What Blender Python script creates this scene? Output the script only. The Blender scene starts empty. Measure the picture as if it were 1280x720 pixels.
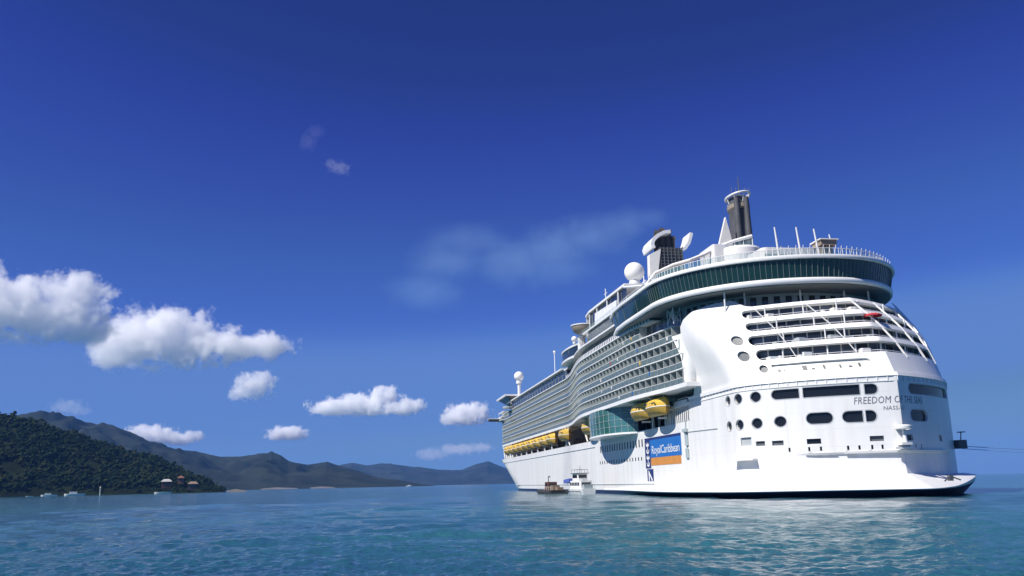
import bpy, bmesh, math, random
import numpy as np
from mathutils import Vector, Matrix, geometry
random.seed(7); rng = np.random.default_rng(7)
R = math.radians
S = bpy.context.scene
COL = S.collection

# ------------------------------------------------------------------ camera
F, CAMH, PITCH, ROLL = 1060.0, 3.15, R(12.96), R(1.18)     # focal length in pixels of a 1280 wide frame
cam_d = bpy.data.cameras.new('camera'); cam = bpy.data.objects.new('camera', cam_d); COL.objects.link(cam)
cam_d.sensor_width = 36.0; cam_d.lens = 36.0*F/1280.0; cam_d.clip_start = 0.5; cam_d.clip_end = 90000
cam.matrix_world = Matrix.Translation((0, 0, CAMH)) @ Matrix.Rotation(R(90)+PITCH, 4, 'X') @ Matrix.Rotation(-ROLL, 4, 'Z')
S.camera = cam

# ------------------------------------------------------------------ sun and sky
PSI = R(9.2); SX, SY = 59.0, 130.7                          # heading and stern position of the ship
fwd = Vector((-math.sin(PSI), math.cos(PSI), 0)); port = Vector((-math.cos(PSI), -math.sin(PSI), 0))
SUN_EL, SUN_AZ = R(47), R(68)                               # azimuth counted from dead astern round to port
hd = (-fwd)*math.cos(SUN_AZ) + port*math.sin(SUN_AZ)
sun_dir = Vector((hd.x*math.cos(SUN_EL), hd.y*math.cos(SUN_EL), math.sin(SUN_EL)))
sl = bpy.data.lights.new('sun', 'SUN'); sl.energy = 5.0; sl.angle = R(0.5); sl.color = (1.0, 0.955, 0.89)
so = bpy.data.objects.new('sun', sl); COL.objects.link(so); so.rotation_euler = sun_dir.to_track_quat('Z', 'Y').to_euler()
W = bpy.data.worlds.new('World'); S.world = W; W.use_nodes = True
nt = W.node_tree; bg = nt.nodes['Background']
sky = nt.nodes.new('ShaderNodeTexSky'); sky.sky_type = 'NISHITA'; sky.sun_disc = False
sky.sun_elevation = SUN_EL; sky.sun_rotation = math.atan2(hd.x, hd.y)
sky.air_density = 0.5; sky.dust_density = 0.0; sky.ozone_density = 1.0; sky.altitude = 0
# a polarised, clear tropical sky: the sky colours go through one grading curve
def vmul(k, src):
    x = nt.nodes.new('ShaderNodeVectorMath'); x.operation = 'SCALE'; x.inputs['Scale'].default_value = k; nt.links.new(src, x.inputs[0]); return x.outputs[0]
crv = nt.nodes.new('ShaderNodeRGBCurve'); cm = crv.mapping; cm.extend = 'HORIZONTAL'
for ci, pts in enumerate((
        [(0, 0), (.037, .0165), (.045, .025), (.065, .044), (.085, .058), (.112, .110), (.18, .118), (.27, .145), (1, .12)],
        [(0, 0), (.063, .0385), (.077, .056), (.11, .110), (.142, .143), (.181, .225), (.266, .235), (.37, .262), (1, .19)],
        [(0, 0), (.125, .229), (.145, .322), (.2, .429), (.25, .52), (.3, .575), (.42, .54), (.46, .475), (1, .44)])):
    c_ = cm.curves[ci]; c_.points[0].location = pts[0]; c_.points[1].location = pts[-1]
    for p_ in pts[1:-1]: c_.points.new(*p_)
    for p_ in c_.points: p_.handle_type = 'AUTO_CLAMPED'
cm.update()
nt.links.new(vmul(.06, sky.outputs[0]), crv.inputs['Color']); nt.links.new(vmul(10.0, crv.outputs[0]), bg.inputs[0])
bg.inputs[1].default_value = 0.0735
S.view_settings.view_transform = 'Standard'; S.view_settings.look = 'None'
S.view_settings.exposure = 0.44; S.view_settings.gamma = 1.0
cy = S.cycles
cy.max_bounces = 48; cy.diffuse_bounces = 3; cy.glossy_bounces = 3; cy.transmission_bounces = 4
cy.transparent_max_bounces = 16; cy.volume_bounces = 40
cy.volume_step_rate = 0.12; cy.volume_max_steps = 1024
cy.use_denoising = True; cy.caustics_reflective = False; cy.caustics_refractive = False
cy.sample_clamp_indirect = 6.0

# ------------------------------------------------------------------ materials
def mat(name, color, rough=0.5, metal=0.0, var=0.0, vscale=1.0, bump=0.0, bscale=5.0, alpha=1.0, spec=0.5, stretch=(1, 1, 1), col2=None):
    m = bpy.data.materials.new(name); m.use_nodes = True
    n, l = m.node_tree.nodes, m.node_tree.links
    p = n['Principled BSDF']; p.inputs['Base Color'].default_value = (*color, 1)
    p.inputs['Roughness'].default_value = rough; p.inputs['Metallic'].default_value = metal
    p.inputs['Alpha'].default_value = alpha; p.inputs['Specular IOR Level'].default_value = spec
    if var or bump or col2:
        tc = n.new('ShaderNodeTexCoord'); mp = n.new('ShaderNodeMapping'); l.new(tc.outputs['Object'], mp.inputs[0])
        mp.inputs['Scale'].default_value = stretch
    if var or col2:
        nz = n.new('ShaderNodeTexNoise'); nz.inputs['Scale'].default_value = vscale; nz.inputs['Detail'].default_value = 6
        l.new(mp.outputs[0], nz.inputs['Vector'])
        rp = n.new('ShaderNodeValToRGB'); rp.color_ramp.elements[0].position = .32; rp.color_ramp.elements[1].position = .68
        c2 = col2 or tuple(c*(1-var) for c in color)
        rp.color_ramp.elements[0].color = (*c2, 1); rp.color_ramp.elements[1].color = (*color, 1)
        l.new(nz.outputs['Fac'], rp.inputs[0]); l.new(rp.outputs[0], p.inputs['Base Color'])
    if bump:
        nb = n.new('ShaderNodeTexNoise'); nb.inputs['Scale'].default_value = bscale; nb.inputs['Detail'].default_value = 4
        l.new(mp.outputs[0], nb.inputs['Vector'])
        b = n.new('ShaderNodeBump'); b.inputs['Strength'].default_value = bump; b.inputs['Distance'].default_value = .05
        l.new(nb.outputs['Fac'], b.inputs['Height']); l.new(b.outputs[0], p.inputs['Normal'])
    return m

def nd(m, t, **kw):
    x = m.node_tree.nodes.new(t)
    for k, v in kw.items(): setattr(x, k, v)
    return x
def mth(m, op, a, b=None, c=None):
    x = nd(m, 'ShaderNodeMath', operation=op)
    for i, v in enumerate((a, b, c)):
        if v is None: continue
        if isinstance(v, (int, float)): x.inputs[i].default_value = v
        else: m.node_tree.links.new(v, x.inputs[i])
    return x.outputs[0]

M = {}
M['white'] = mat('white_paint', (.75, .75, .74), .34, var=.06, vscale=.35, stretch=(1, 1, .25), bump=.05, bscale=.6)
M['cream'] = mat('warm_white_paint', (.74, .72, .66), .4, var=.08, vscale=.6)
M['grey'] = mat('grey_paint', (.42, .45, .46), .45, var=.1, vscale=.5)
M['divider'] = mat('divider_panel', (.44, .49, .47), .5, var=.15, vscale=.4)
M['mull'] = mat('window_frame_grey', (.13, .17, .17), .4)
M['rim'] = mat('window_rim_grey', (.40, .42, .44), .35)
M['dgrey'] = mat('dark_grey_paint', (.10, .11, .12), .5, var=.2, vscale=.8)
M['soffit'] = mat('soffit_grey', (.15, .17, .17), .5, var=.15, vscale=.5)
M['wallgrey'] = mat('sea_grey_wall', (.36, .42, .43), .4, var=.12, vscale=.7)
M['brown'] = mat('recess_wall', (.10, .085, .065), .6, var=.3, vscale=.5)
M['deck'] = mat('teak_deck', (.28, .20, .13), .6, var=.15, vscale=2)
M['glass'] = mat('dark_glass', (.012, .02, .024), .06, spec=.7, var=.3, vscale=.35)
M['port'] = mat('porthole_glass', (.01, .012, .016), .12, spec=.5)
M['green'] = mat('green_glass', (.010, .040, .038), .06, spec=.8, var=.4, vscale=.3)
M['bay'] = mat('bay_glass', (.06, .17, .19), .08, spec=.8, var=.35, vscale=.25, col2=(.02, .10, .08))
M['screen'] = mat('windscreen_glass', (.12, .25, .27), .05, alpha=.30, spec=.8)
M['rail'] = mat('balcony_glass', (.135, .19, .185), .08, alpha=.6, spec=.8)
M['steel'] = mat('painted_steel', (.70, .70, .70), .4)
M['yellow'] = mat('lifeboat_yellow', (.68, .44, .055), .35, var=.12, vscale=.7)
M['olive'] = mat('lifeboat_lower', (.42, .27, .05), .45, var=.2, vscale=.9)
M['navy'] = mat('navy_antifoul_shade', (.012, .022, .07), .4)  # skirt underside: antifoul colour with the shade beneath the rim painted in
M['sign_blue'] = mat('sign_blue', (.015, .13, .42), .5, var=.1, vscale=.8)
M['sign_navy'] = mat('sign_navy', (.012, .025, .12), .5)
M['sign_orange'] = mat('sign_orange', (.55, .23, .045), .5, var=.15, vscale=.6)
M['letter'] = mat('dark_lettering', (.10, .11, .15), .5)
M['rope'] = mat('blue_rope', (.16, .30, .55), .8)
M['red'] = mat('red_canvas', (.45, .02, .03), .7)
M['tan'] = mat('tub_shell', (.30, .25, .19), .5, var=.25, vscale=.6)
M['rock'] = mat('climbing_wall', (.075, .078, .09), .7, var=.35, vscale=.6, bump=.6, bscale=1.2)
M['funnel'] = mat('funnel_dark', (.075, .065, .065), .55, var=.4, vscale=.8)
M['dome'] = mat('radome_white', (.78, .77, .73), .45, var=.04, vscale=.6)

# hull paint: white above, navy boot topping below, faint vertical weathering and plating
def hull_material():
    m = mat('hull_paint', (.8, .8, .79), .3)
    l = m.node_tree.links; p = m.node_tree.nodes['Principled BSDF']
    tc = nd(m, 'ShaderNodeTexCoord'); sep = nd(m, 'ShaderNodeSeparateXYZ'); l.new(tc.outputs['Object'], sep.inputs[0])
    mp = nd(m, 'ShaderNodeMapping'); mp.inputs['Scale'].default_value = (.5, .5, .05); l.new(tc.outputs['Object'], mp.inputs[0])
    nz = nd(m, 'ShaderNodeTexNoise'); nz.inputs['Scale'].default_value = 1.2; nz.inputs['Detail'].default_value = 7; l.new(mp.outputs[0], nz.inputs['Vector'])
    r = nd(m, 'ShaderNodeValToRGB'); e = r.color_ramp.elements
    e[0].position = .30; e[0].color = (.66, .655, .635, 1); e[1].position = .60; e[1].color = (.735, .735, .725, 1)
    l.new(nz.outputs['Fac'], r.inputs[0])
    rz = nd(m, 'ShaderNodeTexNoise'); rz.inputs['Scale'].default_value = 1.0; rz.inputs['Detail'].default_value = 8
    rm_ = nd(m, 'ShaderNodeMapping'); rm_.inputs['Scale'].default_value = (1.3, 1.3, .10); l.new(tc.outputs['Object'], rm_.inputs[0]); l.new(rm_.outputs[0], rz.inputs['Vector'])
    rust = mth(m, 'MINIMUM', mth(m, 'MAXIMUM', mth(m, 'MULTIPLY', mth(m, 'SUBTRACT', rz.outputs['Fac'], .64), 4.0), 0), .5)
    rx = nd(m, 'ShaderNodeMix', data_type='RGBA'); l.new(rust, rx.inputs[0]); l.new(r.outputs[0], rx.inputs[6]); rx.inputs[7].default_value = (.58, .50, .41, 1)
    fac = mth(m, 'GREATER_THAN', sep.outputs[2], .95)
    mx = nd(m, 'ShaderNodeMix', data_type='RGBA'); l.new(fac, mx.inputs[0]); mx.inputs[6].default_value = (.015, .03, .085, 1)
    l.new(rx.outputs[2], mx.inputs[7]); l.new(mx.outputs[2], p.inputs['Base Color'])
    nb = nd(m, 'ShaderNodeTexNoise'); nb.inputs['Scale'].default_value = .35; l.new(tc.outputs['Object'], nb.inputs['Vector'])
    b = nd(m, 'ShaderNodeBump'); b.inputs['Strength'].default_value = .12; b.inputs['Distance'].default_value = .25
    sx_ = mth(m, 'PINGPONG', sep.outputs[0], 4.5); sz_ = mth(m, 'PINGPONG', mth(m, 'ADD', sep.outputs[2], .4), 1.35)
    seam = mth(m, 'ADD', mth(m, 'LESS_THAN', sx_, .05), mth(m, 'LESS_THAN', sz_, .035))
    sc_ = nd(m, 'ShaderNodeMix', data_type='RGBA'); l.new(mth(m, 'MINIMUM', mth(m, 'MULTIPLY', seam, .16), .2), sc_.inputs[0]); l.new(mx.outputs[2], sc_.inputs[6]); sc_.inputs[7].default_value = (.30, .29, .27, 1); l.new(sc_.outputs[2], p.inputs['Base Color'])
    l.new(mth(m, 'SUBTRACT', nb.outputs['Fac'], mth(m, 'MULTIPLY', seam, .10)), b.inputs['Height']); l.new(b.outputs[0], p.inputs['Normal'])
    return m
M['hull'] = hull_material()

def stripe_material(name, pitch, duty, ca, cb, rough=.2, axis=0, rnd=True):
    """bays along X: a window of colour ca, then a post of colour cb; each bay a little different"""
    m = mat(name, ca, rough); l = m.node_tree.links; p = m.node_tree.nodes['Principled BSDF']
    tc = nd(m, 'ShaderNodeTexCoord'); sep = nd(m, 'ShaderNodeSeparateXYZ'); l.new(tc.outputs['Object'], sep.inputs[0])
    q = mth(m, 'DIVIDE', sep.outputs[axis], pitch); fr = mth(m, 'FRACT', q); fl = mth(m, 'FLOOR', q)
    zf = mth(m, 'FLOOR', mth(m, 'DIVIDE', sep.outputs[2], 2.92))
    cv = nd(m, 'ShaderNodeCombineXYZ'); l.new(fl, cv.inputs[0]); l.new(zf, cv.inputs[1])
    wn = nd(m, 'ShaderNodeTexWhiteNoise'); l.new(cv.outputs[0], wn.inputs['Vector'])
    r = nd(m, 'ShaderNodeValToRGB'); e = r.color_ramp.elements
    e[0].color = (*[c*.5 for c in ca], 1); e[1].color = (*[min(1, c*2.2+.02) for c in ca], 1); e[1].position = 1
    l.new(wn.outputs[0], r.inputs[0])
    f = mth(m, 'GREATER_THAN', fr, duty)
    mx = nd(m, 'ShaderNodeMix', data_type='RGBA'); l.new(f, mx.inputs[0]); l.new(r.outputs[0], mx.inputs[6]); mx.inputs[7].default_value = (*cb, 1)
    l.new(mx.outputs[2], p.inputs['Base Color'])
    return m
M['cabin'] = stripe_material('cabin_wall', 3.0, .62, (.030, .042, .045), (.13, .155, .155), .15)
M['cabin2'] = stripe_material('cabin_wall_forward', 3.0, .7, (.035, .05, .053), (.12, .145, .15), .2)
M['prom'] = stripe_material('promenade_windows', 2.4, .86, (.016, .024, .028), (.16, .18, .18), .1)
M['dots'] = stripe_material('slotted_bulwark', 1.6, .45, (.05, .06, .065), (.74, .74, .72), .4)
M['terr'] = stripe_material('lounge_windows', 2.0, .9, (.05, .065, .10), (.6, .6, .6), .12, axis=1)

# ------------------------------------------------------------------ mesh helpers
class MB:
    def __init__(s): s.v = []; s.f = []
    def add(s, vs, fs):
        o = len(s.v); s.v += [tuple(map(float, q)) for q in vs]; s.f += [tuple(i+o for i in f) for f in fs]
    def box(s, x0, x1, y0, y1, z0, z1):
        v = [(x, y, z) for z in (z0, z1) for x, y in ((x0, y0), (x1, y0), (x1, y1), (x0, y1))]
        s.add(v, [(3, 2, 1, 0), (4, 5, 6, 7), (0, 1, 5, 4), (1, 2, 6, 5), (2, 3, 7, 6), (3, 0, 4, 7)])
    def rbox(s, x0, x1, y0, y1, z0, z1, r=.3, n=4):
        """box with rounded vertical corners"""
        pts = []
        for cx, cy_, a0 in ((x1-r, y1-r, 0), (x0+r, y1-r, 90), (x0+r, y0+r, 180), (x1-r, y0+r, 270)):
            for i in range(n+1):
                a = R(a0+90*i/n); pts.append((cx+r*math.cos(a), cy_+r*math.sin(a)))
        s.prism(pts, z0, z1)
    def prism(s, pts, z0, z1):
        n = len(pts); s.add([(x, y, z0) for x, y in pts]+[(x, y, z1) for x, y in pts],
              [tuple(range(n))[::-1], tuple(range(n, 2*n))]+[(i, (i+1) % n, (i+1) % n+n, i+n) for i in range(n)])
    def plate(s, pts, nrm, t):
        """polygon of 3D points given a thickness t along nrm"""
        nrm = Vector(nrm).normalized()*t; n = len(pts); p = [Vector(q) for q in pts]
        s.add(p+[q+nrm for q in p], [tuple(range(n))[::-1], tuple(range(n, 2*n))]+[(i, (i+1) % n, (i+1) % n+n, i+n) for i in range(n)])
    def tube(s, path, r, n=8, cap=True):
        P = [Vector(q) for q in path]; rings = []; rr = r if isinstance(r, (list, tuple)) else [r]*len(P)
        for i, q in enumerate(P):
            d = (P[min(i+1, len(P)-1)]-P[max(i-1, 0)]).normalized()
            a = d.cross(Vector((0, 0, 1)) if abs(d.z) < .95 else Vector((1, 0, 0))).normalized(); b = d.cross(a)
            rings.append([q+(a*math.cos(2*math.pi*k/n)+b*math.sin(2*math.pi*k/n))*rr[i] for k in range(n)])
        v = [p for g in rings for p in g]; f = []
        for i in range(len(P)-1):
            for k in range(n): f.append((i*n+k, i*n+(k+1) % n, (i+1)*n+(k+1) % n, (i+1)*n+k))
        if cap: f += [tuple(range(n))[::-1], tuple((len(P)-1)*n+k for k in range(n))]
        s.add(v, f)
    def lathe(s, prof, c=(0, 0, 0), n=24, sx=1, sy=1):
        v = []; f = []; m = len(prof)
        for k in range(n):
            a = 2*math.pi*k/n
            for r, z in prof: v.append((c[0]+r*math.cos(a)*sx, c[1]+r*math.sin(a)*sy, c[2]+z))
        for k in range(n):
            for i in range(m-1):
                f.append((k*m+i, ((k+1) % n)*m+i, ((k+1) % n)*m+i+1, k*m+i+1))
        s.add(v, f)
    def grid(s, rows):
        n = len(rows[0]); v = [p for r in rows for p in r]; f = []
        for i in range(len(rows)-1):
            for k in range(n-1): f.append((i*n+k, i*n+k+1, (i+1)*n+k+1, (i+1)*n+k))
        s.add(v, f)
    def mesh(s, name, m, smooth=False, angle=22):
        me = bpy.data.meshes.new(name); me.from_pydata(s.v, [], s.f); me.materials.append(M[m] if isinstance(m, str) else m)
        if smooth:
            me.polygons.foreach_set('use_smooth', [True]*len(me.polygons)); me.set_sharp_from_angle(angle=R(angle))
        me.validate(); me.update()
        return me
def link(name, me, parent=None):
    o = bpy.data.objects.new(name, me); COL.objects.link(o); o.parent = parent
    return o
def ob(name, mb, m, parent=None, smooth=False, angle=22): return link(name, mb.mesh(name, m, smooth, angle), parent)
def obs(name, mb, m, parent=None, smooth=False, angle=22):
    """one object per connected piece"""
    par = list(range(len(mb.v)))
    def fd(a):
        while par[a] != a: par[a] = par[par[a]]; a = par[a]
        return a
    for f in mb.f:
        r0 = fd(f[0])
        for q in f[1:]: par[fd(q)] = r0
    grp = {}
    for f in mb.f: grp.setdefault(fd(f[0]), []).append(f)
    out = []
    for fs in grp.values():
        ids = sorted({i for f in fs for i in f}); mp = {i: k for k, i in enumerate(ids)}
        q = MB(); q.add([mb.v[i] for i in ids], [tuple(mp[i] for i in f) for f in fs]); out.append(ob(name, q, m, parent, smooth, angle))
    return out
def empty(name, loc=(0, 0, 0), rz=0.0):
    o = bpy.data.objects.new(name, None); COL.objects.link(o); o.location = loc; o.rotation_euler = (0, 0, rz); o.empty_display_size = 1
    return o
def tag(o, label=None, cat=None, group=None, kind=None):
    if label: o['label'] = label
    if cat: o['category'] = cat
    if group: o['group'] = group
    if kind: o['kind'] = kind
    return o
def sm(t):
    t = np.clip(t, 0, 1); return t*t*(3-2*t)

# ------------------------------------------------------------------ sight lines: where a direction from the photographer meets a plane
def ray(px, py):
    u, v = px-640.0, 360.0-py; c, s = math.cos(ROLL), math.sin(ROLL)
    a, b = c*u+s*v, -s*u+c*v; cp, sp = math.cos(PITCH), math.sin(PITCH)
    return Vector((a, F*cp-b*sp, F*sp+b*cp))/F
def toship(x, y, z): 
    d = Vector((x-SX, y-SY, 0)); return Vector((d.dot(fwd), d.dot(port), z))
def toworld(X, Y, Z): 
    q = fwd*X+port*Y; return Vector((SX+q.x, SY+q.y, Z))
CS = toship(0, 0, CAMH)
def un(px, py, axis, val):
    r = ray(px, py); d = Vector((r.dot(fwd), r.dot(port), r.z)); return CS+d*((val-CS[axis])/d[axis])
def at_dist(px, py, dist):
    r = ray(px, py); h = math.hypot(r.x, r.y); return Vector((r.x*dist/h, r.y*dist/h, CAMH+r.z*dist/h))

# ------------------------------------------------------------------ ship lines
HB, CC, VW = 19.3, 17.6, .45
_t = np.linspace(0, np.pi/2, 1501); _Y = HB*np.sin(_t); _X = CC*(VW*np.sin(_t)+(1-VW)*(1-np.cos(_t)))
_U = np.concatenate([[0], np.cumsum(np.hypot(np.diff(_X), np.diff(_Y)))]); U0 = float(_U[-1])
def plan(u):
    u = np.asarray(u, float); a = np.abs(u)
    X = np.where(a < U0, np.interp(a, _U, _X), CC+a-U0); Y = np.sign(u)*np.where(a < U0, np.interp(a, _U, _Y), HB)
    return X, Y
def uY(Y): return float(np.sign(Y)*np.interp(abs(Y), _Y, _U))
def uX(X): return float(np.interp(X, _X, _U)) if X < CC else U0+X-CC
def hullP(u, z):
    u = np.asarray(u, float); z = np.asarray(z, float); X, Y = plan(u)
    Xs = 228+z*4.3; Xe = 300+z*1.4
    t = np.clip((X-Xs)/(Xe-Xs), 0, 1); Y = Y*np.power(np.clip(1-t**2.1, 0, 1), .8)
    X = X+.5*sm((6.75-z)/.25)*(1-sm((np.abs(u)-11)/6))*(1-sm((5-z)/2.5))
    return np.stack([X, Y, z+0*X], -1)
def sz(z): return np.interp(z, [0, 18, 21.2, 24.2, 28, 32.7, 37], [0, 0, 1.7, 3.2, 5.9, 10.5, 15])
def shellP(u, z):
    u = np.asarray(u, float); z = np.asarray(z, float); X, Y = plan(u)
    k = 1+.13*sm((z-18)/12)*sm((X-6)/16)
    return np.stack([X+sz(z), Y*k, z+0*X], -1)
def Yb(X):
    """outer edge of the balcony decks"""
    X = np.asarray(X, float)
    y = 19.3+5.2*(1-sm((X-99)/49))-2.3*(1-sm((X-32)/30)); return np.where(X > 287, y*np.sqrt(np.clip(1-((X-287)/14.0)**2, 0, 1)), y)

def poly_in(pts, poly):
    x, y = pts[:, 0], pts[:, 1]; ins = np.zeros(len(pts), bool); n = len(poly)
    for i in range(n):
        x0, y0 = poly[i]; x1, y1 = poly[(i+1) % n]
        c = ((y0 > y) != (y1 > y)) & (x < (x1-x0)*(y-y0)/((y1-y0) if y1 != y0 else 1e-9)+x0); ins ^= c
    return ins
def resample(loop, d):
    out = []
    for i, p in enumerate(loop):
        q = loop[(i+1) % len(loop)]; L = math.hypot(q[0]-p[0], q[1]-p[1]); n = max(1, int(math.ceil(L/d)))
        out += [(p[0]+(q[0]-p[0])*k/n, p[1]+(q[1]-p[1])*k/n) for k in range(n)]
    return out
def stadium(u0, u1, z0, z1, l=True, r=True, n=8):
    """slot between u0<u1, z0<z1; rounded at the low-u end (r) and the high-u end (l)"""
    h = (z1-z0)/2; zc = (z0+z1)/2; p = []
    if l: p += [(u1-h+h*math.sin(a), zc-h*math.cos(a)) for a in np.linspace(0, math.pi, n+1)]
    else: p += [(u1, z0), (u1, z1)]
    if r: p += [(u0+h-h*math.sin(a), zc+h*math.cos(a)) for a in np.linspace(0, math.pi, n+1)]
    else: p += [(u0, z1), (u0, z0)]
    return p
def circle(u, z, ru, rz=None, n=16): return [(u+ru*math.cos(2*math.pi*k/n), z+(rz or ru)*math.sin(2*math.pi*k/n)) for k in range(n)]
def sheet(mb, outer, holes, fmap, us, zs, reveal=0.0, edge=1.0):
    """curved plate in (u,z) with holes; every loop gets an inward reveal"""
    loops = [resample(outer, edge)]+[resample(h, .6) for h in holes]
    P = [p for lp in loops for p in lp]; E = []; o = 0
    for lp in loops: E += [(o+i, o+(i+1) % len(lp)) for i in range(len(lp))]; o += len(lp)
    g = np.array([(u, z) for u in us for z in zs]); b = np.array(P); keep = poly_in(g, loops[0])
    for h in loops[1:]: keep &= ~poly_in(g, h)
    g = g[keep]
    dmin = np.array([np.min(np.hypot(b[:, 0]-q[0], b[:, 1]-q[1])) for q in g]) if len(g) else np.zeros(0)
    g = g[dmin > .12]
    allp = [Vector(p) for p in P]+[Vector(p) for p in g]
    V2, _, F2, _, _, _ = geometry.delaunay_2d_cdt(allp, E, [], 0, 1e-5)
    V2 = np.array([tuple(v) for v in V2]); c = np.array([V2[list(f)].mean(0) for f in F2])
    ok = poly_in(c, loops[0])
    for h in loops[1:]: ok &= ~poly_in(c, h)
    mb.add(fmap(V2[:, 0], V2[:, 1]), [tuple(f) for f, k in zip(F2, ok) if k])
    if reveal:
        for lp in loops[1:]: mb.grid(reveal_rows(lp, fmap, reveal))
def normal_at(u, z, fmap):
    e = .02; a = fmap(u+e, z)-fmap(u-e, z); b = fmap(u, z+e)-fmap(u, z-e); n = np.cross(a, b); n = n/np.linalg.norm(n, axis=-1, keepdims=True)
    ctr = np.array([40., 0, 10]); s = np.sign(np.sum((fmap(u, z)-ctr)*n*np.array([1, 1, 0]), -1, keepdims=True)); return n*s
def reveal_rows(lp, fmap, d):
    q = np.array(list(lp)+[lp[0]]); a = fmap(q[:, 0], q[:, 1]); n = normal_at(q[:, 0], q[:, 1], fmap); return [list(a), list(a-n*d)]
def pane(mb, lp, fmap, d):
    """filled plate set back by d behind a hole"""
    lp = resample(lp, .7); q = np.array(lp); zc = q[:, 1].mean(); us = np.unique(np.round(q[:, 0], 3))
    a = fmap(q[:, 0], q[:, 1])-normal_at(q[:, 0], q[:, 1], fmap)*d
    V2, _, F2, _, _, _ = geometry.delaunay_2d_cdt([Vector(p) for p in lp], [(i, (i+1) % len(lp)) for i in range(len(lp))], [], 1, 1e-5)
    V2 = np.array([tuple(v) for v in V2]); a = fmap(V2[:, 0], V2[:, 1])-normal_at(V2[:, 0], V2[:, 1], fmap)*d
    mb.add(a, [tuple(f) for f in F2])
def patch(mb, u0, u1, z0, z1, fmap, out, th=.25, du=1.0):
    """raised curved strip lying on a surface, proud by out, with its edges"""
    us = np.linspace(u0, u1, max(2, int(abs(u1-u0)/du)+1)); rows = []
    for z, o in ((z0, out-th), (z0, out), (z1, out), (z1, out-th)):
        zz = us*0+z; rows.append(list(fmap(us, zz)+normal_at(us, zz, fmap)*o))
    mb.grid(rows)
    for k in (0, -1): mb.add([r[k] for r in rows], [(0, 1, 2, 3)])

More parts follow.
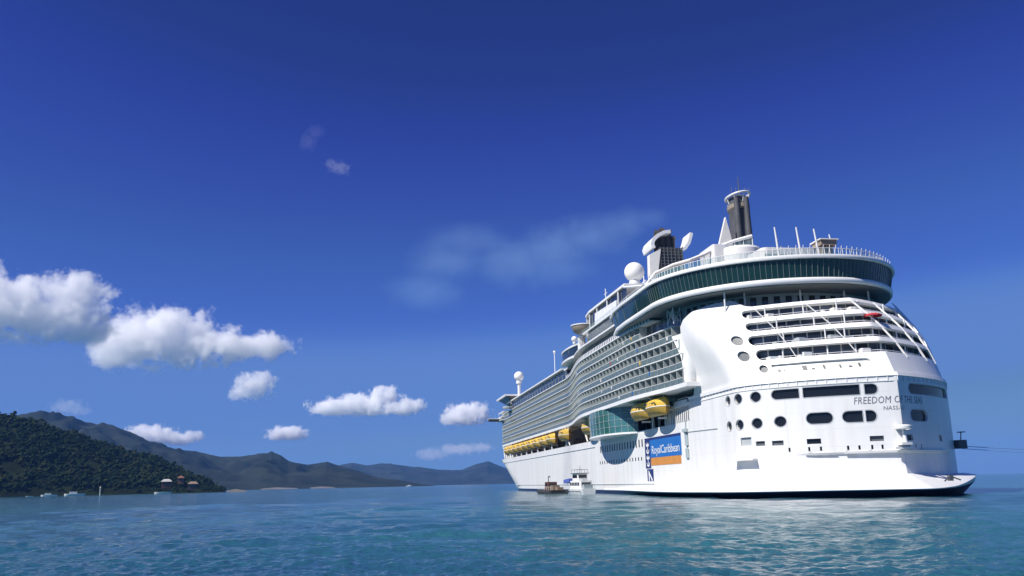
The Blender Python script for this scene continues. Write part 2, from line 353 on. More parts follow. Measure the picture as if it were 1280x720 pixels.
# ================================================================== WATER, LAND
def water():
    a_f = np.linspace(R(-43), R(43), 900); a_s = np.linspace(R(43), R(80), 200)[1:]; a_c = np.linspace(R(80), R(280), 90)[1:-1]
    ang = np.concatenate([a_f, a_s, a_c, R(360)-a_s[::-1]])
    rr = np.concatenate([[.5, 4, 9, 14, 18], CAMH*F/np.linspace(156, 9, 560), np.geomspace(380, 11900, 50)])
    A, Rr = np.meshgrid(ang, rr); x = Rr*np.sin(A); y = Rr*np.cos(A); z = np.zeros_like(x)
    cell = np.maximum(np.gradient(rr)[:, None]+0*A, Rr*np.gradient(ang)[None, :])
    r2 = np.random.default_rng(3)
    for i in range(150):
        lam = .22*(11**r2.random()) if i < 118 else 2.5*(6**r2.random()); th = r2.normal(1.25, .65); k = 2*math.pi/lam
        amp = (  .0108*lam**.95 if i < 118 else (.0068*lam))*(.5+r2.random()); ph = r2.random()*6.28
        w = np.clip((lam/cell-2.5)/2.5, 0, 1)
        s_ = np.sin(k*(x*math.cos(th)+y*math.sin(th))+ph+.6*np.sin(.11*x+.07*y+i))
        z += amp*w*(s_+.25*(s_*s_-.5))*.42
    z *= np.clip((2500-Rr)/2200, 0, 1)
    V = np.stack([x, y, z], -1).reshape(-1, 3); n = len(ang); m = len(rr)
    i = np.arange(m-1)[:, None]*n+np.arange(n)[None, :]; j = np.arange(m-1)[:, None]*n+((np.arange(n)+1) % n)[None, :]
    Q = np.stack([i, i+n, j+n, j], -1).reshape(-1, 4)
    me = bpy.data.meshes.new('sea_water'); me.vertices.add(len(V)); me.vertices.foreach_set('co', V.ravel())
    me.loops.add(Q.size); me.loops.foreach_set('vertex_index', Q.ravel()); me.polygons.add(len(Q))
    me.polygons.foreach_set('loop_start', np.arange(len(Q))*4); me.polygons.foreach_set('use_smooth', np.ones(len(Q), bool))
    me.update(calc_edges=True); me.validate()
    m_ = bpy.data.materials.new('sea_water'); m_.use_nodes = True; l = m_.node_tree.links; p = m_.node_tree.nodes['Principled BSDF']
    p.inputs['Roughness'].default_value = .09; p.inputs['IOR'].default_value = 1.333
    g = nd(m_, 'ShaderNodeNewGeometry')
    mp = nd(m_, 'ShaderNodeMapping'); mp.inputs['Scale'].default_value = (.010, .016, .01); l.new(g.outputs['Position'], mp.inputs[0])
    nz = nd(m_, 'ShaderNodeTexNoise'); nz.inputs['Scale'].default_value = 1.0; nz.inputs['Detail'].default_value = 5; l.new(mp.outputs[0], nz.inputs['Vector'])
    r = nd(m_, 'ShaderNodeValToRGB'); e = r.color_ramp.elements
    e[0].position = .36; e[0].color = (.013, .060, .108, 1); e[1].position = .66; e[1].color = (.032, .142, .162, 1)
    l.new(nz.outputs['Fac'], r.inputs[0])
    # scattered foam flecks
    fm = nd(m_, 'ShaderNodeMapping'); fm.inputs['Scale'].default_value = (.9, 1.5, 1); l.new(g.outputs['Position'], fm.inputs[0])
    fn = nd(m_, 'ShaderNodeTexNoise'); fn.inputs['Scale'].default_value = .8; fn.inputs['Detail'].default_value = 8; fn.inputs['Roughness'].default_value = .68; l.new(fm.outputs[0], fn.inputs['Vector'])
    ff = mth(m_, 'MULTIPLY', mth(m_, 'SUBTRACT', fn.outputs['Fac'], .70), 9.0); ff = mth(m_, 'MINIMUM', mth(m_, 'MAXIMUM', ff, 0), .75)
    mx = nd(m_, 'ShaderNodeMix', data_type='RGBA'); l.new(ff, mx.inputs[0]); l.new(r.outputs[0], mx.inputs[6]); mx.inputs[7].default_value = (.55, .62, .66, 1)
    l.new(mx.outputs[2], p.inputs['Base Color'])
    b1 = nd(m_, 'ShaderNodeTexNoise'); b1.inputs['Scale'].default_value = 2.4; b1.inputs['Detail'].default_value = 6; l.new(g.outputs['Position'], b1.inputs['Vector'])
    b2 = nd(m_, 'ShaderNodeTexNoise'); b2.inputs['Scale'].default_value = .55; b2.inputs['Detail'].default_value = 3; l.new(g.outputs['Position'], b2.inputs['Vector'])
    hh = mth(m_, 'ADD', b1.outputs['Fac'], mth(m_, 'MULTIPLY', b2.outputs['Fac'], 1.1))
    b = nd(m_, 'ShaderNodeBump'); b.inputs['Strength'].default_value = .8; b.inputs['Distance'].default_value = .21
    l.new(hh, b.inputs['Height']); l.new(b.outputs[0], p.inputs['Normal'])
    me.materials.append(m_)
    tag(link('sea_water', me), 'rippled turquoise and blue sea filling the bottom of the view', 'sea', kind='structure')
water()

def vnoise(x, y, seed, octaves=5):
    out = 0; r_ = np.random.default_rng(seed); amp = 1; fr = 1
    for o in range(octaves):
        T = r_.random((64, 64)); xi = np.floor(x*fr).astype(int); yi = np.floor(y*fr).astype(int); xf = x*fr-xi; yf = y*fr-yi
        xf = xf*xf*(3-2*xf); yf = yf*yf*(3-2*yf); g = lambda a, b: T[a % 64, b % 64]
        out = out+amp*((g(xi, yi)*(1-xf)+g(xi+1, yi)*xf)*(1-yf)+(g(xi, yi+1)*(1-xf)+g(xi+1, yi+1)*xf)*yf-.5); amp *= .5; fr *= 2.03
    return out
def terrain(name, prof, shore, ridge, back, material, seed, label, rough=.12, scale=.004, ncol=260, nrow=60, extra=0):
    px = np.array([p[0] for p in prof], float); py = np.array([p[1] for p in prof], float)
    az = []; hh = []
    for X, Y in zip(px, py):
        q = at_dist(X, Y, ridge); az.append(math.atan2(q.x, q.y)); hh.append(max(q.z-extra, -4))
    A = np.linspace(az[0], az[-1], ncol); Hh = np.interp(A, az, hh)
    t = np.concatenate([np.linspace(0, 1, nrow), 1+np.linspace(0, 1, 14)[1:]])
    AA, T = np.meshgrid(A, t); HH = np.interp(AA, az, hh)
    D = np.where(T <= 1, shore+(ridge-shore)*T, ridge+(back-ridge)*(T-1))
    nx = vnoise(D*np.sin(AA)*scale, D*np.cos(AA)*scale, seed); gul = np.abs(vnoise(D*np.sin(AA)*scale*1.7, D*np.cos(AA)*scale*1.7, seed+5, 4))
    shape = np.where(T <= 1, np.sin(np.clip(T, 0, 1)*math.pi/2)**.9, np.cos((T-1)*math.pi/2))
    Z = HH*shape+(nx*rough*1.6-gul*rough*3.4)*np.abs(HH)*np.where(T <= 1, 4*T*(1-T)*.8+.16*T, .3*(2-T))
    Z = np.where(T <= .001, -3, Z); Z = np.where(T > 1.99, -3, Z)
    mb = MB(); rows = np.stack([D*np.sin(AA), D*np.cos(AA), Z], -1)
    mb.grid([list(r_) for r_ in rows])
    o = ob(name, mb, material, smooth=True, angle=60); tag(o, label, 'hill', kind='structure')
    return AA, D, Z
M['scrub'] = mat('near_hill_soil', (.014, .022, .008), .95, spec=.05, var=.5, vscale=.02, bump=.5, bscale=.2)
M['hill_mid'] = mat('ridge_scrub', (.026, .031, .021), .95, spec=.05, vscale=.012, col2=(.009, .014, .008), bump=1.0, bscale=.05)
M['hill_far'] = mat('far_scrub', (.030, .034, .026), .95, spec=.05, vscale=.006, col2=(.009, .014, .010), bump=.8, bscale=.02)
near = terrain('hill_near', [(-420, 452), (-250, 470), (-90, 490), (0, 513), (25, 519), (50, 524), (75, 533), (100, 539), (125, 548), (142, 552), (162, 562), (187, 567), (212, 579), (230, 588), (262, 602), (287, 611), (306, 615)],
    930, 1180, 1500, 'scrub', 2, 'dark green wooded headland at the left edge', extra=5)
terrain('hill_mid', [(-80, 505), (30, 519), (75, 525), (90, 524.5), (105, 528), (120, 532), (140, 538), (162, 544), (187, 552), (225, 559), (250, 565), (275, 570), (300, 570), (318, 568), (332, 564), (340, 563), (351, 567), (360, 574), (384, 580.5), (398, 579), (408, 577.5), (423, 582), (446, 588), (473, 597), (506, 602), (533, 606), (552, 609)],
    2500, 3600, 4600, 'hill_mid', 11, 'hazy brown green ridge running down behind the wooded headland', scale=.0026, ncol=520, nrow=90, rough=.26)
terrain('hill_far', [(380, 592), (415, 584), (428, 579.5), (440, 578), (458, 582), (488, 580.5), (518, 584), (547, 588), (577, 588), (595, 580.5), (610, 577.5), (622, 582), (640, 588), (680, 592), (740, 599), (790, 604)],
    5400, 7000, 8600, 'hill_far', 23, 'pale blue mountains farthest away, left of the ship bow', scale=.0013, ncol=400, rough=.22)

# the wood on the headland: one mass of leaf clumps grouped into crowns
def forest():
    AA, D, Z = near; ico = []
    for v in range(7):
        bm = bmesh.new(); bmesh.ops.create_icosphere(bm, subdivisions=2, radius=1); r_ = np.random.default_rng(v)
        co = np.array([tuple(q.co) for q in bm.verts])*(1+r_.normal(0, .26, 42))[:, None]
        ico.append((co, np.array([[q.index for q in f.verts] for f in bm.faces]))); bm.free()
    V = []; Fc = []; C = []; o = 0; r_ = np.random.default_rng(9); n = 0; mxA = AA.max(); mnA = AA[0, 0]; lo = max(mnA, R(-37))
    while n < 5600:
        a = r_.uniform(lo, mxA); t = r_.uniform(.0, 1.16); d = 930+(250*t if t <= 1 else 250+320*(t-1))
        ci = int((a-mnA)/(mxA-mnA)*(AA.shape[1]-1)); ri = int(min(t, 1)*59) if t <= 1 else 59+int((t-1)*13)
        z = Z[ri, ci]
        if z < .8: n += .2; continue
        gap = vnoise(np.array([a*38]), np.array([t*5.0]), 77, 3)[0]
        if gap > .30: n += .2; continue
        n += 1; big = r_.random()**2.0; s = (1.5+2.9*big)*(1 if z > 6 else .6); tone = np.clip(r_.random()*.75+.5*gap+.25, 0, 1); tall = r_.uniform(.75, 1.5)
        for k in range(6 if s > 2.6 else 4):
            co, fa = ico[r_.integers(7)]; th = r_.random()*6.28; c_, s_ = math.cos(th), math.sin(th)
            off = r_.normal(0, .55, 3)*np.array([s, s, s*.6*tall]); q = s*r_.uniform(.22, .55)
            p = co@np.array([[c_, s_, 0], [-s_, c_, 0], [0, 0, 1]])*q*np.array([1, 1, .8])+off+np.array([d*math.sin(a), d*math.cos(a), z+s*.8*tall])
            V.append(p); Fc.append(fa+o); o += 42; C.append(np.full(42, np.clip(tone+r_.normal(0, .09), 0, 1)))
    V = np.concatenate(V); Fc = np.concatenate(Fc); C = np.concatenate(C)
    me = bpy.data.meshes.new('forest'); me.vertices.add(len(V)); me.vertices.foreach_set('co', V.ravel()); me.loops.add(Fc.size); me.loops.foreach_set('vertex_index', Fc.ravel().astype(np.int32))
    me.polygons.add(len(Fc)); me.polygons.foreach_set('loop_start', np.arange(len(Fc))*3); me.update(calc_edges=True)
    at = me.attributes.new('tint', 'FLOAT', 'POINT'); at.data.foreach_set('value', C)
    m = mat('tree_foliage', (.04, .06, .015), .95, spec=.06); l = m.node_tree.links; at_ = nd(m, 'ShaderNodeAttribute', attribute_name='tint')
    r = nd(m, 'ShaderNodeValToRGB'); e = r.color_ramp.elements; e[0].color = (.005, .013, .006, 1); e[1].color = (.026, .032, .010, 1); e[1].position = 1
    q = e.new(.55); q.color = (.011, .024, .008, 1); q = e.new(.8); q.color = (.020, .030, .010, 1)
    l.new(at_.outputs['Fac'], r.inputs[0]); l.new(r.outputs[0], m.node_tree.nodes['Principled BSDF'].inputs['Base Color'])
    me.materials.append(m); tag(link('forest', me), 'dense dark green wood covering the near headland', 'forest', kind='stuff')
forest()

def shore_strip(name, pts, w, material, label, cat):
    mb = MB(); L = []; Rr = []
    for px, d, z in pts:
        q = at_dist(px, 610, d); u = Vector((q.x, q.y, 0)).normalized(); L.append((q.x, q.y, -.5)); Rr.append((q.x+u.x*w, q.y+u.y*w, z))
    mb.grid([L, Rr, [(p[0]*1.01, p[1]*1.01, p[2]+.5) for p in Rr]]); tag(ob(name, mb, material, smooth=True), label, cat, kind='structure')
M['sand'] = mat('pale_sand', (.15, .145, .13), .9, var=.4, vscale=.05)
shore_strip('beach', [(326, 2480, 2), (345, 2490, 5), (372, 2485, 2)], 20, 'sand', 'pale strip of beach below the hazy ridge', 'beach')
shore_strip('beach', [(388, 2480, 2), (402, 2490, 4.5), (418, 2485, 2)], 20, 'sand', 'short pale beach to the right of the longer one', 'beach')
shore_strip('rocks', [(284, 925, .8), (294, 930, 2.6), (308, 935, .6)], 9, 'sand', 'pale rocks at the tip of the wooded headland', 'rocks')

# ================================================================== THE SHIP
ship = empty('cruise_ship', (SX, SY, 0), R(90)+PSI)
tag(ship, 'huge white cruise ship moored with its rounded stern toward the viewer', 'cruise ship')

# ---- hull
ULONG = uX(322.0)
def hull_windows():
    L = []   # name, loop, material
    y = uY
    L += [('window', stadium(y(12.5), y(15.7), 15.5, 17.0, l=True, r=False), 'port'), ('window', stadium(y(5.0), y(12.0), 15.5, 17.05, l=False, r=False), 'port'),
          ('window', stadium(y(2.7), y(4.35), 15.5, 17.05, l=False, r=True), 'port'), ('window', stadium(y(-15.6), y(-2.5), 15.5, 17.05), 'port'),
          ('window', stadium(y(8.7), y(11.9), 11.3, 13.0), 'port'), ('window', stadium(y(4.95), y(7.5), 11.3, 13.0, l=True, r=False), 'port'),
          ('window', stadium(y(3.2), y(4.55), 11.3, 13.0, l=False, r=True), 'port'), ('window', stadium(y(-6.6), y(-2.2), 11.3, 13.0), 'port')]
    for X, z, r in ((19.6, 16.2, .85), (16.0, 16.2, .85), (12.7, 16.2, .85), (19.8, 11.9, .85), (16.1, 11.9, .85), (12.8, 11.9, .85), (9.7, 11.95, .85)):
        L.append(('porthole', circle(uX(X), z, r*1.15, r*.98), 'port'))
    for a, b, z0, z1, m in ((y(18.2), y(19.1), 8.4, 9.75, 'grey'), (y(16.85), y(17.8), 8.25, 9.0, 'dgrey'), (y(14.8), y(16.1), 8.2, 8.95, 'dgrey'), (y(10.4), y(12.1), 8.2, 9.0, 'port'),
                            (y(2.6), y(4.4), 8.3, 9.1, 'dgrey'), (y(-2.1), y(-.4), 8.3, 9.15, 'dgrey'), (y(-10.6), y(-9.6), 8.3, 9.3, 'dgrey')):
        L.append(('hull_port', [(a, z0), (b, z0), (b, z1), (a, z1)], m))
    for Y in (14.2, 11.9, 10.5, 7.2, 5.8, 4.2, 2.9, -1.0, -2.6, -4.0):
        u = y(Y); L.append(('mooring_hole', [(u-.16, 7.1), (u+.16, 7.1), (u+.16, 7.75), (u-.16, 7.75)], 'port'))
    L.append(('gangway_port', [(uX(43.0)-2.0, 3.2), (uX(43.0)-2.0+.01, 3.2), (uX(43.0)-2.0+.01, 3.21)], 'port'))
    return L[:-1]
HW = hull_windows()
us = np.concatenate([np.arange(-30, -.3, 1.1), [-.02, .02], np.arange(1, 50, 1.1), np.arange(51, ULONG, 4.0)])
us = np.concatenate([-np.arange(51, ULONG, 6.0)[::-1], -np.arange(31, 51, 1.5)[::-1], us])
hp = uX(38.0)
outer = [(0, -3)]+[(ULONG, -3), (ULONG, 14.2), (hp+1.6, 14.2), (hp+.4, 14.5), (hp, 15.3), (hp, 18.1), (0, 18.1), (-ULONG, 18.1), (-ULONG, -3)]
mb = MB(); sheet(mb, outer, [w[1] for w in HW], hullP, us, np.array([-1.5, 0, .94, .96, 2.5, 4, 5, 5.8, 6.5, 6.6, 6.7, 6.8, 7.9, 9.5, 11, 12.5, 13.6, 15, 16.5, 17.6]), reveal=.35, edge=2.0)
hull = ob('hull', mb, 'hull', ship, smooth=True, angle=20)
for nme, lp, m in HW:
    mb = MB(); pane(mb, lp, hullP, .33); ob(nme, mb, m, hull)
def rim_rows(lp, w, out):
    q = np.array(resample(lp, .5)+[lp[0]]); t = np.gradient(q, axis=0); nn = np.stack([t[:, 1], -t[:, 0]], 1); nn /= np.linalg.norm(nn, axis=1)[:, None]+1e-9
    c = q.mean(0); nn *= np.sign(np.sum(nn*(q-c), 1))[:, None]; o = q+nn*w
    a = hullP(q[:, 0], q[:, 1])+normal_at(q[:, 0], q[:, 1], hullP)*out; b = hullP(o[:, 0], o[:, 1])+normal_at(o[:, 0], o[:, 1], hullP)*out; return [list(a), list(b)]
for nme, lp, m in HW:
    if nme in ('window', 'porthole'):
        mb = MB(); mb.grid(rim_rows(lp, .13, .025)); ob(nme+'_rim', mb, 'rim', hull)
# promenade floor and stern deck inside the hull edge
def hull_deck(name, z, x0, x1, m, ins=.05):
    mb = MB(); uu = np.concatenate([np.linspace(0.01, U0, 24), U0+np.linspace(1, x1-CC, 60)]); p = hullP(uu, uu*0+z); p = p[(p[:, 0] >= x0) & (p[:, 1] > .3)]
    mb.grid([[(q[0], q[1]-ins, z) for q in p], [(q[0], -q[1]+ins, z) for q in p]]); return ob(name, mb, m, ship)
hull_deck('promenade_deck', 14.15, 36.5, 322, 'deck'); hull_deck('stern_deck', 18.0, .2, 38, 'deck')
mb = MB()   # rubbing strakes and seam lines
mb.tube([(x, float(hullP(uX(x), 12.4)[1])+.02, 12.4) for x in np.linspace(112, 288, 30)], .16, 6)
mb.tube([(x, 19.32, 2.35) for x in np.linspace(62, 250, 10)], .13, 6)
mb.tube([(x, 19.34, 11.9+.02*(x-26)) for x in np.linspace(25, 42, 4)], .10, 6)
ob('rubbing_strake', mb, 'grey', hull, smooth=True)
mb = MB(); patch(mb, -uX(30), uX(37.6), 18.1, 18.7, shellP, .24, .34); patch(mb, -uX(30), uX(37.6), 17.35, 17.5, hullP, .10, .2); ob('stern_flange', mb, 'white', hull, smooth=True)
mb = MB()
for u in np.linspace(-24, 40, 44):
    patch(mb, u, u+.12, 17.5, 18.1, hullP, .12, .2, du=.1)
obs('flange_bracket', mb, 'white', hull)
mb = MB(); patch(mb, uX(17.6), uX(13.2), 6.0, 6.3, hullP, 1.3, 1.4); patch(mb, uY(12.4), uY(8.8), 6.65, 6.8, hullP, .22, .3); patch(mb, uY(-11.0), uY(7.7), 6.72, 6.88, hullP, .2, .35)
obs('hull_shelf', mb, 'white', hull, smooth=True)

# ---- tail skirt round the stern at the waterline
def skirt():
    uu = np.concatenate([np.linspace(-uX(62), -12, 40), np.linspace(-11, 11, 31), np.linspace(12, uX(104), 60)])
    rows = [[], [], [], [], [], []]
    for u in uu:
        fall = float(sm((uX(96)-u)/56.0)) if u > 0 else float(sm((u+uX(60))/26.0))
        off = (4.9 if u > 0 else 4.9-.12*abs(u))*fall; zr = 1.2+(1.7*float(sm(-u/20)) if u < 0 else -.25*float(sm(u/50))); zh = zr+.3+.25*float(sm((u+22)/18))+1.75*fall*(.45+.55*float(1-sm((abs(u)-14)/22)))*(1-.92*float(sm(-u/17)))
        p = hullP(u, zh); n = normal_at(u, np.float64(9.0), hullP); n[2] = 0
        if abs(u) < 4: n = np.array([-math.sqrt(1-(.38*u/4)**2), .38*u/4, 0])
        q = lambda o, z: tuple(p[:2]+n[:2]*o)+(z,)
        rows[0].append(q(-.3, zh)); rows[1].append(q(off*.45+.05, zr+.25+(zh-zr)*.40)); rows[2].append(q(off*.97+.12, zr+.14)); rows[3].append(q(off+.15, zr)); rows[4].append(q(off+.05-.4*float(sm(-u/26)), zr-.12-1.1*float(sm(-u/26)))); rows[5].append(q(.0, -.45))
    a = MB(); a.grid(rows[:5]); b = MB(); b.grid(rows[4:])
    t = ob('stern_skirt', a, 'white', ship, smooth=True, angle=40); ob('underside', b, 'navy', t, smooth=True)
skirt()

# ---- stern house: sloping white shell with open terraces
ROWS = [(30.25, 32.05, 18.5), (27.65, 29.4, 19.1), (24.95, 26.85, 19.8), (22.25, 24.15, 19.6)]
edge_pts = [(42.2, 20.4), (38.2, 23.3), (37.0, 26.7), (35.2, 30.0), (33.6, 31.7), (31.0, 32.7), (26.4, 33.7), (22.1, 34.5), (18.9, 34.7), (18.2, 34.3), (17.8, 33.6), (17.1, 33.0), (16.1, 32.75)]
outer = [(0, 18.1), (46.5, 18.1), (44.5, 18.9)]+edge_pts+[(0, 32.75)]+[(-u, z) for u, z in edge_pts[::-1]]+[(-44.5, 18.9), (-46.5, 18.1)]
SH = [(stadium(-b, b, z0, z1), 'slot') for z0, z1, b in ROWS]
SP = [('porthole', circle(21.5, 26.3, 1.0, .95)), ('porthole', circle(21.7, 23.35, 1.05, .95)), ('porthole', circle(19.2, 20.75, .75, .7)), ('bulwark_slot', stadium(2.6, 17.8, 19.9, 21.35, l=False))]
mb = MB(); sheet(mb, outer, [h[0] for h in SH]+[h[1] for h in SP], shellP, np.concatenate([np.arange(-46, -.5, 1.0), [0], np.arange(1, 46.5, 1.0)]),
                 np.array([18.9, 19.6, 21.8, 22.0, 24.5, 27.2, 29.8, 32.4, 33.4, 34.1]), reveal=.5, edge=1.0)
shell = ob('stern_house', mb, 'white', ship, smooth=True, angle=24)
for nme, lp in SP[:3]:
    mb = MB(); pane(mb, lp, shellP, .4); ob(nme, mb, 'dgrey', shell)
mb = MB(); pane(mb, SP[3][1], shellP, .42); ob('canvas_screen', mb, 'cream', shell)
mb = MB()
for u, w in ((16.6, .5), (15.9, .25), (12.4, .7), (11.2, .5), (9.6, .3), (7.2, .25), (5.6, .5), (4.3, .3)): patch(mb, u, u+w, 19.95, 20.3+.9*random.random(), shellP, -.25, .1, du=.2)
obs('deck_fitting', mb, 'dgrey', shell)
# terrace floors, window walls, railings
def terrace(zf, depth, nm):
    uu = np.linspace(-20.5, 20.5, 42); p = shellP(uu, uu*0+zf); n = normal_at(uu, uu*0+zf, shellP); n[:, 2] = 0; e = p-n*.3
    back = float(p[len(p)//2][0])+depth
    mb = MB(); poly = [(q[0], q[1]) for q in e]+[(back+10, e[-1][1]), (back+10, e[0][1])]; mb.prism(poly[::-1], zf-.25, zf); ob('terrace_floor', mb, 'cream', shell)
    w = MB(); yy = np.linspace(-15.4, 15.4, 26); xx = float(sz(zf))+depth+.85*np.interp(np.abs(yy), _Y, _X)
    w.grid([[(x, y, zf-.3) for x, y in zip(xx, yy)], [(x, y, zf+2.5) for x, y in zip(xx, yy)]]); ob('terrace_window_wall', w, 'terr', shell, smooth=True)
    r_ = MB(); ru = np.linspace(-19.3, 19.3, 40); h = zf+.62; q = shellP(ru, ru*0+h)-normal_at(ru, ru*0+h, shellP)*.75; q[:, 2] = h+.15
    r_.tube([tuple(k) for k in q], .05, 5); q2 = q.copy(); q2[:, 2] -= .3; r_.tube([tuple(k) for k in q2], .03, 4)
    for k in q[::2]: r_.tube([tuple(k), (k[0], k[1], zf)], .035, 4)
    ob('terrace_railing', r_, 'steel', shell)
    c = MB()
    for y in (-12, -7.2, -1.4, 3.1, 6.8, 12.3):
        y += random.uniform(-.7, .7); x = float(shellP(uY(y), zf)[0])+1.4+random.random(); c.tube([(x, y, zf), (x, y, zf+2.4)], .13, 8)
    obs('terrace_column', c, 'white', shell, smooth=True)
    d = MB()
    for k in range(15):
        y = random.uniform(-15, 15); x = float(shellP(uY(y), zf)[0])+random.uniform(1.2, 2.6); hh = random.uniform(.5, 1.25); d.rbox(x, x+random.uniform(.5, 1.6), y, y+random.uniform(.5, 1.7), zf+.004, zf+hh, .12, 2)
    obs('terrace_furniture', d, ('cream', 'dgrey', 'grey', 'white')[nm], shell)
for k, (zf, dp) in enumerate(((29.9, 4.2), (27.3, 4.4), (24.6, 4.5), (21.9, 4.6))): terrace(zf, dp, k)
uu = np.linspace(-20, 20, 41); p = shellP(uu, uu*0+32.2); n = normal_at(uu, uu*0+32.2, shellP); n[:, 2] = 0
mb = MB(); mb.prism([(q[0], q[1]) for q in (p-n*.3)]+[(36, 19), (36, -19)], 31.9, 32.2); ob('terrace_floor', mb, 'cream', shell)
# sloping fins across the terraces and posts up to the ring
def fin_line(Ya, Yc, o, n=24):
    uu = np.linspace(uY(Ya), uY(Yc), n); zz = np.linspace(32.5, 21.6, n); return shellP(uu, zz)+normal_at(uu, zz, shellP)*o
for Ya, Yc in ((13.6, 11.4), (6.7, 3.6), (.4, -5.2), (-6.0, -11.5), (-12.2, -15.6)):
    mb = MB(); a, b = fin_line(Ya, Yc, .10), fin_line(Ya, Yc, -.10); sh = np.array([0, .09, 0])
    mb.grid([list(a-sh), list(a+sh), list(b+sh), list(b-sh), list(a-sh)]); ob('terrace_fin', mb, 'white', shell, smooth=True)
mb = MB()
for px in (1000, 1055, 1085, 905, 930): 
    q = un(px, 366, 0, 19.0 if px > 940 else 22); mb.tube([(q.x, q.y, 32.2), (q.x, q.y, 36.2)], .16, 8)
obs('ring_post', mb, 'white', ship, smooth=True)

# ---- observation ring
def ring_plan(off=0.0, n=56, x_end=64.0):
    pts = []
    for a in np.linspace(-math.pi/2, math.pi/2, n): pts.append((38.5-25*math.cos(a), (26 if a > 0 else 21)*math.sin(a)))
    pts = [(x_end+7, -20.2), (x_end, -20.8), (x_end-8, -21), (x_end-17, -21)]+pts+[(x_end-17, 26), (x_end-8, 26), (x_end, 25.6), (x_end+7, 24.2)]
    P = np.array(pts); T = np.gradient(P, axis=0); N = np.stack([-T[:, 1], T[:, 0]], 1); N /= np.linalg.norm(N, axis=1)[:, None]
    s = np.sign(np.sum(N*(P-np.array([45, 0])), 1)); return P+N*s[:, None]*off
def loft(prof, **k):
    mb = MB(); mb.grid([[(x, y, z) for x, y in ring_plan(o, **k)] for o, z in prof]); return mb
ring = ob('ring_lip', loft([(-.5, 36.12), (-.12, 36.1), (.05, 36.3), (.1, 36.85), (-.12, 37.1), (-.35, 37.15)]), 'white', ship, smooth=True, angle=50)
ob('ring_window', loft([(-.3, 37.2), (.35, 40.4)]), 'green', ring, smooth=True, angle=50)
ob('ring_rim', loft([(.2, 40.35), (.75, 40.4), (.85, 40.7), (.7, 41.05), (-1.2, 41.1)]), 'white', ring, smooth=True, angle=50)
P0, P1 = ring_plan(-.27, n=84), ring_plan(.39, n=84); mb = MB()
for a, b in zip(P0, P1): mb.tube([(a[0], a[1], 37.2), (b[0], b[1], 40.4)], .05, 4)
obs('ring_mullion', mb, 'mull', ring)
mb = MB(); pp = [tuple(q) for q in ring_plan(-.45)]; mb.prism(pp, 35.9, 36.2); ob('ring_soffit', mb, 'soffit', ring)
mb = MB(); pp = [tuple(q) for q in ring_plan(-.9)]; mb.prism(pp, 40.8, 41.06); ob('ring_roof_deck', mb, 'deck', ring)
ob('roof_windscreen', loft([(-.9, 41.1), (-.75, 42.5)]), 'screen', ring, smooth=True, angle=50)
mb = MB(); Pq = ring_plan(-.75, n=80); mb.tube([(x, y, 42.55) for x, y in Pq], .06, 5)
for x, y in Pq: mb.tube([(x, y, 41.05), (x, y, 42.55)], .045, 4)
ob('roof_railing', mb, 'steel', ring)
mb = MB(); aa = np.linspace(-math.pi/2, math.pi/2, 40)
pl = [(38.5-17.5*math.cos(a), 20.5*math.sin(a)) for a in aa]; pl = [(62, -21.5)]+pl+[(62, 21.5)]
mb.grid([[(x, y, 32.2) for x, y in pl], [(x, y, 36.0) for x, y in pl]]); ob('lounge_wall', mb, 'wallgrey', ship, smooth=True, angle=60)
mb = MB()
for a in np.linspace(-1.3, 1.3, 26):
    x, y = 38.5-17.55*math.cos(a), 20.55*math.sin(a); tx, ty = 17.5*math.sin(a), 20.5*math.cos(a); L = math.hypot(tx, ty); tx, ty = tx/L, ty/L
    mb.plate([(x-tx*.55, y-ty*.55, 33.4), (x+tx*.55, y+ty*.55, 33.4), (x+tx*.55, y+ty*.55, 35.4), (x-tx*.55, y-ty*.55, 35.4)], (-math.cos(a), math.sin(a), 0), .05)
obs('lounge_window', mb, 'glass', ship)

# ---- balcony decks along the side
Z0, DK = 20.85, 2.92
ZK = [Z0+DK*k for k in range(6)]           # floors 0..4, top = 35.45
def slab(name, x0, x1, z0, z1, yf, m, parent=ship, n=None, both=True):
    xs = np.linspace(x0, x1, n or max(4, int((x1-x0)/5))); y = yf(xs); mb = MB(); sy = np.where(xs < 56, -15.0, -y) if both else y*0+8
    mb.grid([[(a, c, z0) for a, c in zip(xs, sy)], [(a, b, z0) for a, b in zip(xs, y)], [(a, b, z1) for a, b in zip(xs, y)], [(a, c, z1) for a, c in zip(xs, sy)], [(a, c, z0) for a, c in zip(xs, sy)]])
    for k in (0, -1): mb.add([(xs[k], sy[k], z0), (xs[k], y[k], z0), (xs[k], y[k], z1), (xs[k], sy[k], z1)], [(0, 1, 2, 3)])
    return ob(name, mb, m, parent)
XAFT = [un(px, py, 1, 22.3).x for px, py in ((854, 470), (853, 452), (849, 433), (841, 416))]+[52.0]
slab('deck_overhang', XAFT[0]-1.5, 300.6, Z0-.75, Z0+.05, lambda x: Yb(x)+.12, 'white', n=110)
for k in range(1, 5): slab('balcony_deck', (XAFT[k]+XAFT[k-1])/2 if k < 4 else 37, 300.6, ZK[k]-.20, ZK[k], lambda x: Yb(x)+.02, 'white', n=110)
def wall(name, x0, x1, z0, z1, yf, m, parent=ship, step=3.0, side=1):
    xs = np.arange(x0, x1+.01, step); y = yf(xs)*side; mb = MB()
    mb.grid([[(a, b, z0) for a, b in zip(xs, y)], [(a, b, z1) for a, b in zip(xs, y)]]); return ob(name, mb, m, parent, smooth=True, angle=60)
wall('cabin_wall', 36, 147, Z0, 35.4, lambda x: Yb(x)-1.9, 'cabin'); wall('cabin_wall', 147, 300, Z0, 35.4, lambda x: np.maximum(Yb(x)-1.6, 0), 'cabin2')
